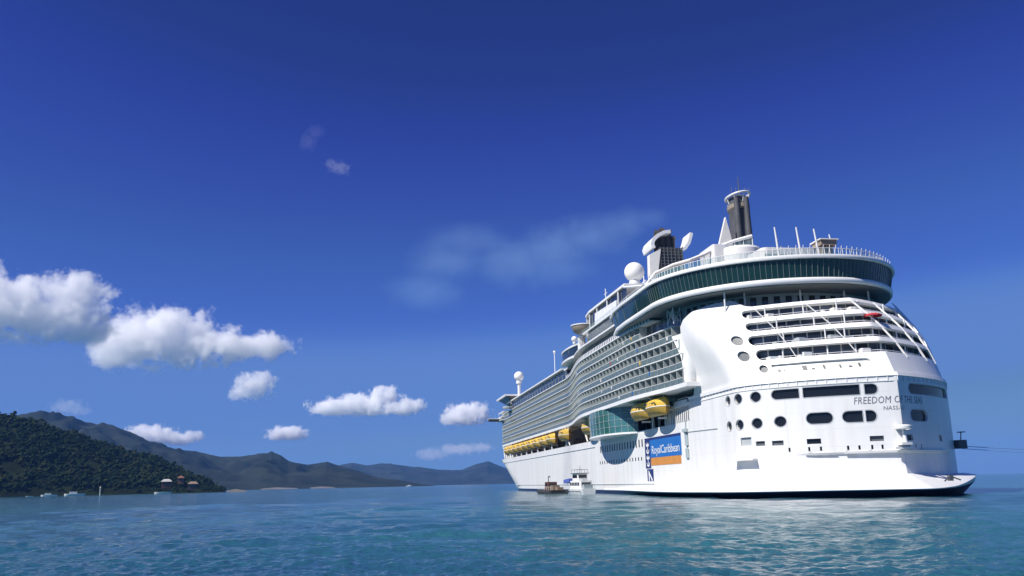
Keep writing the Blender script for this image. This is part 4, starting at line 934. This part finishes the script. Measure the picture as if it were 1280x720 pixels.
# red parasol-like awning on a terrace
q = un(1092, 400, 0, 7.5); e = empty('red_awning', toworld(7.6, q.y, 27.31), R(90)+PSI); tag(e, 'small red awning standing on a stern terrace behind the white rail', 'awning')
mb = MB(); mb.lathe([(1.5, 1.8), (1.0, 2.05), (.05, 2.2)], (0, 0, 0), 8); mb.lathe([(1.5, 1.62), (1.5, 1.8)], (0, 0, 0), 8); ob('canvas', mb, 'red', e); mb = MB(); mb.tube([(0, 0, 0), (0, 0, 2.2)], .05, 6); ob('pole', mb, 'steel', e)

# ================================================================== BOATS ALONGSIDE
def tender():
    e = empty('passenger_tender', toworld(99, 27.2, -.1), R(90)+PSI+R(8)); tag(e, 'white double decked tender with blue awning lying at the ship side', 'tender boat')
    L = 13.0; rows = []
    for hb, z in ((.75, -.3), (.9, .4), (1, 1.35), (1.02, 1.5)):
        r_ = []
        for i in range(17):
            t = i/16; w = hb*2.1*(min(1, (1-t)*2.6)**.55) if t > .4 else hb*2.1*(.86+.14*t/.4); r_.append((-L/2+L*t+(z*.5*t), w, z+.35*t*t))
        rows.append(r_)
    mb = MB(); mb.grid(rows); mb.grid([[(x, -y, z) for x, y, z in r_] for r_ in rows]); mb.grid([[(x, y, z) for x, y, z in rows[-1]], [(x, -y, z) for x, y, z in rows[-1]]])
    mb.add([(rows[k][0][0], s_*rows[k][0][1], rows[k][0][2]) for k in range(4) for s_ in (1, -1)], [(0, 1, 3, 2), (2, 3, 5, 4), (4, 5, 7, 6)]); ob('hull', mb, 'white', e, smooth=True, angle=40)
    mb = MB(); mb.rbox(-4.6, 2.6, -1.65, 1.65, 1.5, 3.5, .4); ob('cabin', mb, 'white', e)
    mb = MB()
    for s_ in (-1, 1):
        for x in np.arange(-4.0, 2.2, 1.1): mb.box(x, x+.8, s_*1.66-.02, s_*1.66+.02, 2.3, 3.1)
    mb.box(2.58, 2.63, -1.2, 1.2, 2.4, 3.2); mb.box(-4.63, -4.58, -1.2, 1.2, 2.3, 3.1); ob('window', mb, 'port', e)
    mb = MB(); mb.rbox(-2.4, 1.6, -1.35, 1.35, 3.52, 5.3, .3); o = ob('wheelhouse', mb, 'white', e)
    mb = MB(); mb.box(1.58, 1.64, -1.1, 1.1, 4.2, 5.0); mb.box(-2.44, -2.38, -1.1, 1.1, 4.2, 5.0)
    for s_ in (-1, 1): mb.box(-2.0, 1.2, s_*1.36-.02, s_*1.36+.02, 4.2, 5.0)
    ob('window', mb, 'port', o)
    mb = MB(); mb.box(-2.9, 2.0, -1.6, 1.6, 5.3, 5.45); mb.tube([(-.5, 0, 5.4), (-.8, 0, 7.2)], .07, 6); mb.tube([(-1.4, -.5, 6.3), (.2, .5, 6.3)], .05, 5)
    for x in (-2.6, -.4, 1.7): 
        for y in (-1.4, 1.4): mb.tube([(x, y, 5.4), (x, y, 6.3)], .04, 5)
    mb.tube([(-2.6, 1.4, 6.3), (1.7, 1.4, 6.3), (1.7, -1.4, 6.3), (-2.6, -1.4, 6.3), (-2.6, 1.4, 6.3)], .04, 5); ob('mast', mb, 'dgrey', e)
    mb = MB(); mb.plate([(2.3, -2.0, 3.2), (7.4, -1.6, 2.9), (7.4, 1.6, 2.9), (2.3, 2.0, 3.2)], (0, 0, 1), .95); o = ob('awning', mb, mat('blue_canvas', (.08, .12, .42), .8, var=.2, vscale=1.5), e)
    mb = MB()
    for x, y in ((2.6, -1.6), (2.6, 1.6), (6.0, -1.0), (6.0, 1.0)): mb.tube([(x, y, 1.5), (x, y, 3.3)], .05, 5)
    ob('awning_post', mb, 'steel', o)
    mb = MB()
    for x in (-5.2, -3.0, -.8, 1.4, 3.6):
        mb.lathe([(.28, -.12), (.40, 0), (.28, .12)], (x, 2.25, .9), 12); 
    ob('fender', mb, 'dgrey', e, smooth=True)
    mb = MB(); mb.rbox(-6.2, -4.9, -1.2, 1.2, 1.5, 2.5, .2); mb.tube([(-6.2, 1.6, 1.5), (-6.2, 1.6, 2.6), (-6.2, -1.6, 2.6), (-6.2, -1.6, 1.5)], .05, 5); ob('stern_rail', mb, 'wallgrey', e)
tender()
def barge():
    e = empty('work_barge', toworld(128, 28.6, -.1), R(90)+PSI+R(4)); tag(e, 'low dark work barge with deck gear and davit beside white tender', 'barge')
    mb = MB(); mb.prism([(-8, -2.5), (6.6, -2.5), (8.6, -1.0), (8.6, 1.0), (6.6, 2.5), (-8, 2.5)], -.3, 1.0); ob('hull', mb, mat('rusty_black_steel', (.035, .032, .03), .7, var=.5, vscale=.6), e)
    mb = MB(); mb.box(-8.1, 6.7, -2.6, 2.6, 1.0, 1.12); ob('deck', mb, 'brown', e)
    mb = MB(); mb.rbox(-1, 2.4, -1.4, 1.4, 1.12, 3.4, .2); o = ob('cabin', mb, mat('red_brown_paint', (.14, .055, .03), .6, var=.4, vscale=.9), e)
    mb = MB(); mb.box(-1.03, -.98, -1.0, 1.0, 2.3, 3.0); mb.box(-.5, 2.0, 1.39, 1.43, 2.3, 3.0); ob('window', mb, 'port', o)
    mb = MB(); mb.tube([(3.4, 0, 1.1), (3.4, 0, 4.4), (3.0, 0, 5.0), (2.2, 0, 5.1), (1.6, 0, 4.7)], .13, 8); ob('davit', mb, 'dgrey', e, smooth=True)
    mb = MB(); mb.rbox(-4.5, -2.2, -1.2, 1.0, 1.12, 2.4, .15, 2); mb.rbox(4.2, 5.8, -1.3, .6, 1.12, 2.6, .15, 2); mb.rbox(-6.8, -5.2, -1.6, .4, 1.12, 1.9, .15, 2); obs('machinery', mb, mat('bleached_timber', (.26, .20, .14), .8, var=.4, vscale=1.2), e)
    mb = MB()
    for x in np.linspace(-7.5, 6, 8): mb.tube([(x, 2.5, 1.1), (x, 2.5, 2.0)], .05, 5)
    mb.tube([(-7.5, 2.5, 2.0), (6, 2.5, 2.0)], .04, 5); ob('railing', mb, 'steel', e)
    mb = MB()
    for x in (-6, -3, 0, 3, 6): mb.lathe([(.3, -.14), (.52, 0), (.3, .14)], (x, 2.7, .55), 12)
    ob('tyre_fender', mb, 'dgrey', e, smooth=True)
barge()

# ================================================================== MOORING LINES
def line(p0, p1, sag, r, name, label):
    mb = MB(); pts = []
    for t in np.linspace(0, 1, 22):
        q = p0.lerp(p1, t); q.z -= sag*4*t*(1-t); pts.append(q)
    mb.tube(pts, r, 6); tag(ob(name, mb, 'rope', smooth=True), label, 'rope', 'mooring lines running off the stern')
pA, pB = toworld(12.0, -18.3, 7.7), toworld(12.0, -18.3, 7.3)
line(pA, Vector((210, 176, 4.6)), 1.2, .06, 'mooring_line', 'blue mooring line stretched off the starboard stern, upper one')
line(pB, Vector((214, 168, 2.9)), 1.5, .05, 'mooring_line', 'thinner blue mooring line just below the upper one')

# ================================================================== SHORE THINGS
def house(px, py, d, w, dp, h, wallc, roofc, label):
    p = at_dist(px, py, d); e = empty('house', p, math.atan2(-p.x, p.y)); tag(e, label, 'house', 'houses among the trees on the headland')
    mb = MB(); mb.box(-w/2, w/2, 0, dp, -4, h); ob('wall', mb, mat('house_wall', wallc, .8, var=.2, vscale=.5), e)
    mb = MB(); mb.add([(-w/2-.8, -.8, h), (w/2+.8, -.8, h), (w/2+.8, dp+.8, h), (-w/2-.8, dp+.8, h), (-w/2+2, dp/2, h+2.4), (w/2-2, dp/2, h+2.4)], [(0, 1, 5, 4), (1, 2, 5), (2, 3, 4, 5), (3, 0, 4), (3, 2, 1, 0)]); ob('roof', mb, mat('house_roof', roofc, .7, var=.2, vscale=.6), e)
    mb = MB()
    for x in np.linspace(-w/2+1, w/2-2, 4): mb.box(x, x+1.1, -.06, .02, h-2.2, h-.8)
    ob('window', mb, 'port', e)
house(208, 605, 905, 9, 7, 2.3, (.13, .05, .035), (.46, .44, .42), 'red walled house with pale roof low on the wooded headland')
house(241, 607.5, 905, 9, 6, 2.0, (.07, .05, .035), (.22, .16, .12), 'house with tan roof nearest the tip of the headland')
house(226, 600, 960, 6, 5, 2.0, (.20, .10, .06), (.20, .09, .05), 'small orange brown house on the slope between two larger ones')
p = at_dist(125, 615, 900); e = empty('light_beacon', (p.x, p.y, 0)); tag(e, 'slim white beacon standing at the foot of the headland', 'beacon')
mb = MB(); mb.lathe([(.4, -1), (.33, 4), (.28, 6.4)], n=12); ob('tower', mb, 'white', e, smooth=True); mb = MB(); mb.lathe([(.6, 6.4), (.6, 6.7), (.4, 6.8), (.4, 7.5), (.05, 8)], n=12); ob('lantern', mb, 'cream', e)
def small_boat(px, d, L, label, cabin=True, rz=0.0):
    p = at_dist(px, 612, d); e = empty('small_boat', (p.x, p.y, 0), math.atan2(-p.x, p.y)+rz); tag(e, label, 'boat', 'small white boats along the far shore')
    mb = hull_form(L, L*.26, [(.7, -.3), (.95, .5), (1.0, L*.11)]); mb.grid([[(x, y, L*.11) for x, y, z in [(t*L/2, L*.13*max(0, 1-abs(t)**2.4)**.6, 0) for t in np.linspace(-1, 1, 15)]], [(x, -y, L*.11) for x, y, z in [(t*L/2, L*.13*max(0, 1-abs(t)**2.4)**.6, 0) for t in np.linspace(-1, 1, 15)]]])
    ob('hull', mb, 'white', e, smooth=True, angle=50)
    if cabin: mb = MB(); mb.rbox(-L*.25, L*.12, -L*.09, L*.09, L*.11, L*.22, .3); ob('cabin', mb, 'cream', e)
small_boat(62, 880, 13, 'white boat at the foot of the headland, left one of a pair')
small_boat(94, 880, 17, 'longer white boat right of its neighbour under the headland')
small_boat(38, 885, 6, 'tiny white boat farthest left along the headland shore', False)
small_boat(204, 880, 15, 'low white boat on the water below the red walled house', False)
small_boat(512, 2300, 18, 'white boat far out before the pale blue mountains')

# ================================================================== HAZE
mb = MB(); mb.box(-12300, 12300, -12300, 12300, -8, 430)
hz = bpy.data.materials.new('haze'); hz.use_nodes = True; n_ = hz.node_tree.nodes; n_.remove(n_['Principled BSDF'])
pv = n_.new('ShaderNodeVolumePrincipled'); pv.inputs['Color'].default_value = (.17, .42, 1.0, 1); pv.inputs['Density'].default_value = 5.2e-5; pv.inputs['Anisotropy'].default_value = 0.0
hz.node_tree.links.new(pv.outputs[0], n_['Material Output'].inputs['Volume'])
tag(ob('haze', mb, hz), 'thin bluish sea haze over the bay', 'haze', kind='stuff')

# ================================================================== CLOUDS
def cloud_mat(name, blobs, dens, nscale, namp, gain, zflat=None, aniso=0.0, color=(1, 1, 1)):
    m = bpy.data.materials.new(name); m.use_nodes = True; n = m.node_tree.nodes; l = m.node_tree.links; n.remove(n['Principled BSDF'])
    tc = n.new('ShaderNodeTexCoord'); acc = None
    for (c, r) in blobs:
        a = n.new('ShaderNodeVectorMath'); a.operation = 'SUBTRACT'; l.new(tc.outputs['Object'], a.inputs[0]); a.inputs[1].default_value = c
        b = n.new('ShaderNodeVectorMath'); b.operation = 'DIVIDE'; l.new(a.outputs[0], b.inputs[0]); b.inputs[1].default_value = r
        q = n.new('ShaderNodeVectorMath'); q.operation = 'LENGTH'; l.new(b.outputs[0], q.inputs[0]); v = mth(m, 'SUBTRACT', 1.0, q.outputs['Value'])
        if acc is None: acc = v
        else: acc = mth(m, 'SMOOTH_MAX', acc, v, .15)
    nz = n.new('ShaderNodeTexNoise'); nz.inputs['Scale'].default_value = nscale; nz.inputs['Detail'].default_value = 7; nz.inputs['Roughness'].default_value = .62; l.new(tc.outputs['Object'], nz.inputs['Vector'])
    nz2 = n.new('ShaderNodeTexNoise'); nz2.inputs['Scale'].default_value = nscale*3.7; nz2.inputs['Detail'].default_value = 5; nz2.inputs['Roughness'].default_value = .6; l.new(tc.outputs['Object'], nz2.inputs['Vector'])
    f = mth(m, 'ADD', acc, mth(m, 'MULTIPLY', mth(m, 'SUBTRACT', nz.outputs['Fac'], .5), namp))
    f = mth(m, 'ADD', f, mth(m, 'MULTIPLY', mth(m, 'SUBTRACT', nz2.outputs['Fac'], .5), namp*.55))
    f = mth(m, 'MINIMUM', mth(m, 'MAXIMUM', mth(m, 'MULTIPLY', f, gain), 0), 1)
    f = mth(m, 'MULTIPLY', f, dens)
    if zflat is not None:
        sp = n.new('ShaderNodeSeparateXYZ'); l.new(tc.outputs['Object'], sp.inputs[0])
        f = mth(m, 'MULTIPLY', f, mth(m, 'MINIMUM', mth(m, 'MAXIMUM', mth(m, 'DIVIDE', mth(m, 'SUBTRACT', sp.outputs[2], zflat[0]), zflat[1]), 0), 1))
    pv = n.new('ShaderNodeVolumePrincipled'); pv.inputs['Color'].default_value = (*color, 1); pv.inputs['Anisotropy'].default_value = aniso; l.new(f, pv.inputs['Density'])
    l.new(pv.outputs[0], n['Material Output'].inputs['Volume']); return m
BASE = 900.0
def cloud(label, blobs_px, base_y, dens_k=1.0, namp=2.5, flat=True, dist=None, depth=.55, gain=3.2):
    """blobs_px: (px, py, half width px, half height px); placed at the distance where the cloud base would be BASE metres up"""
    cx = sum(b[0] for b in blobs_px)/len(blobs_px); r = ray(cx, base_y); D = dist or (BASE-CAMH)*math.hypot(r.x, r.y)/r.z
    o = at_dist(cx, base_y, D); az = math.atan2(o.x, o.y); e1 = Vector((math.cos(az), -math.sin(az), 0)); k = D/F
    BL = []; lo = Vector((1e9,)*3); hi = -lo
    for px, py, w, h in blobs_px:
        p = at_dist(px, py, D); d = p-o; x = d.dot(e1); w, h = w*.93, h*.86; c = (x, random.uniform(-.2, .2)*w*k, d.z); rr = (w*k*1.05, max(w, h)*k*depth, h*k*1.05); BL.append((c, rr))
        for i in range(3): lo[i] = min(lo[i], c[i]-rr[i]*1.25); hi[i] = max(hi[i], c[i]+rr[i]*1.25)
    size = min(hi[0]-lo[0], (hi[2]-lo[2])*2)
    m = cloud_mat('cloud_vapour', BL, dens_k*16.0/size, 6.0/size, namp, gain, zflat=(lo[2]*.62 if flat else lo[2], (hi[2]-lo[2])*.12))
    mb = MB(); mb.box(lo[0], hi[0], lo[1], hi[1], lo[2], hi[2]); c = ob('cloud', mb, m); c.location = o; c.rotation_euler = (0, 0, -az); tag(c, label, 'cloud', 'white clouds drifting above the bay'); return c
cloud('large white cloud cut off by the left edge', [(-15, 385, 60, 42), (35, 392, 55, 38), (85, 385, 48, 40), (108, 365, 24, 22), (105, 412, 30, 22), (20, 375, 36, 24)], 428)
cloud('big puffy white cloud with a long tail reaching right', [(165, 430, 48, 34), (200, 420, 50, 40), (235, 425, 52, 34), (215, 405, 34, 22), (275, 430, 50, 20), (320, 431, 46, 17), (150, 418, 22, 16)], 466)
cloud('small wispy cloud below the tail of the big puffy cloud', [(318, 482, 25, 17), (306, 490, 18, 13), (330, 472, 14, 10)], 503, dens_k=.45, namp=2.2)
cloud('flat based white cloud above the middle of the mountains', [(415, 509, 28, 12), (455, 506, 38, 14), (480, 496, 22, 14), (505, 509, 28, 12), (440, 500, 14, 10)], 521)
cloud('rounded white cloud just left of the ship bow', [(583, 517, 30, 15), (572, 523, 20, 10), (596, 516, 18, 12)], 533, dens_k=.8)
cloud('small bright cloud low over the dark mountain peak', [(359, 542, 24, 9), (350, 545, 16, 6), (368, 540, 14, 7)], 551, dens_k=.6)
cloud('low white cloud half hidden behind the hazy ridge', [(188, 544, 28, 12), (215, 548, 25, 9), (240, 545, 14, 7)], 558, dens_k=.7)
cloud('faint low cloud bank beside the ship bow', [(540, 568, 22, 8), (575, 562, 30, 8), (600, 560, 20, 7)], 578, dens_k=.12, dist=15500)
cloud('tiny faint puff above the near headland', [(85, 509, 20, 10), (98, 513, 14, 6)], 520, dens_k=.05, dist=9000, flat=False)
cloud('tiny lone wisp high in the blue sky', [(424, 211, 15, 10), (414, 205, 10, 7), (430, 214, 8, 6)], 222, dens_k=.035, dist=7000, flat=False, namp=2.6)
cloud('very faint wisp high up, left of the lone one', [(385, 178, 12, 14), (395, 165, 12, 10)], 190, dens_k=.011, dist=7000, flat=False, namp=2.6)

# funnel smoke drifting away to the left
def smoke():
    pts = [(812, 270, 22, 14), (775, 278, 34, 22), (735, 295, 42, 30), (690, 312, 48, 36), (700, 335, 40, 24), (640, 325, 50, 34), (590, 300, 48, 26), (560, 325, 50, 30), (530, 360, 45, 28)]
    D0 = 246.0; BL = []; o = at_dist(690, 310, D0); az = math.atan2(o.x, o.y); e1 = Vector((math.cos(az), -math.sin(az), 0)); lo = Vector((1e9,)*3); hi = -lo; k = D0/F
    for px, py, w, h in pts:
        p = at_dist(px, py, D0); d = p-o; c = (d.dot(e1), 0.0, d.z); rr = (w*k*1.4, h*k*1.2, h*k*1.12); BL.append((c, rr))
        for i in range(3): lo[i] = min(lo[i], c[i]-rr[i]*1.2); hi[i] = max(hi[i], c[i]+rr[i]*1.2)
    m = cloud_mat('funnel_smoke', BL, .032, .07, 1.15, .7, aniso=0.0, color=(.5, .78, 1.0)); mb = MB(); mb.box(lo[0], hi[0], lo[1], hi[1], lo[2], hi[2])
    c = ob('smoke', mb, m); c.location = o; c.rotation_euler = (0, 0, -az); tag(c, 'thin pale smoke drifting left from the ship funnel', 'smoke', kind='stuff')
smoke()
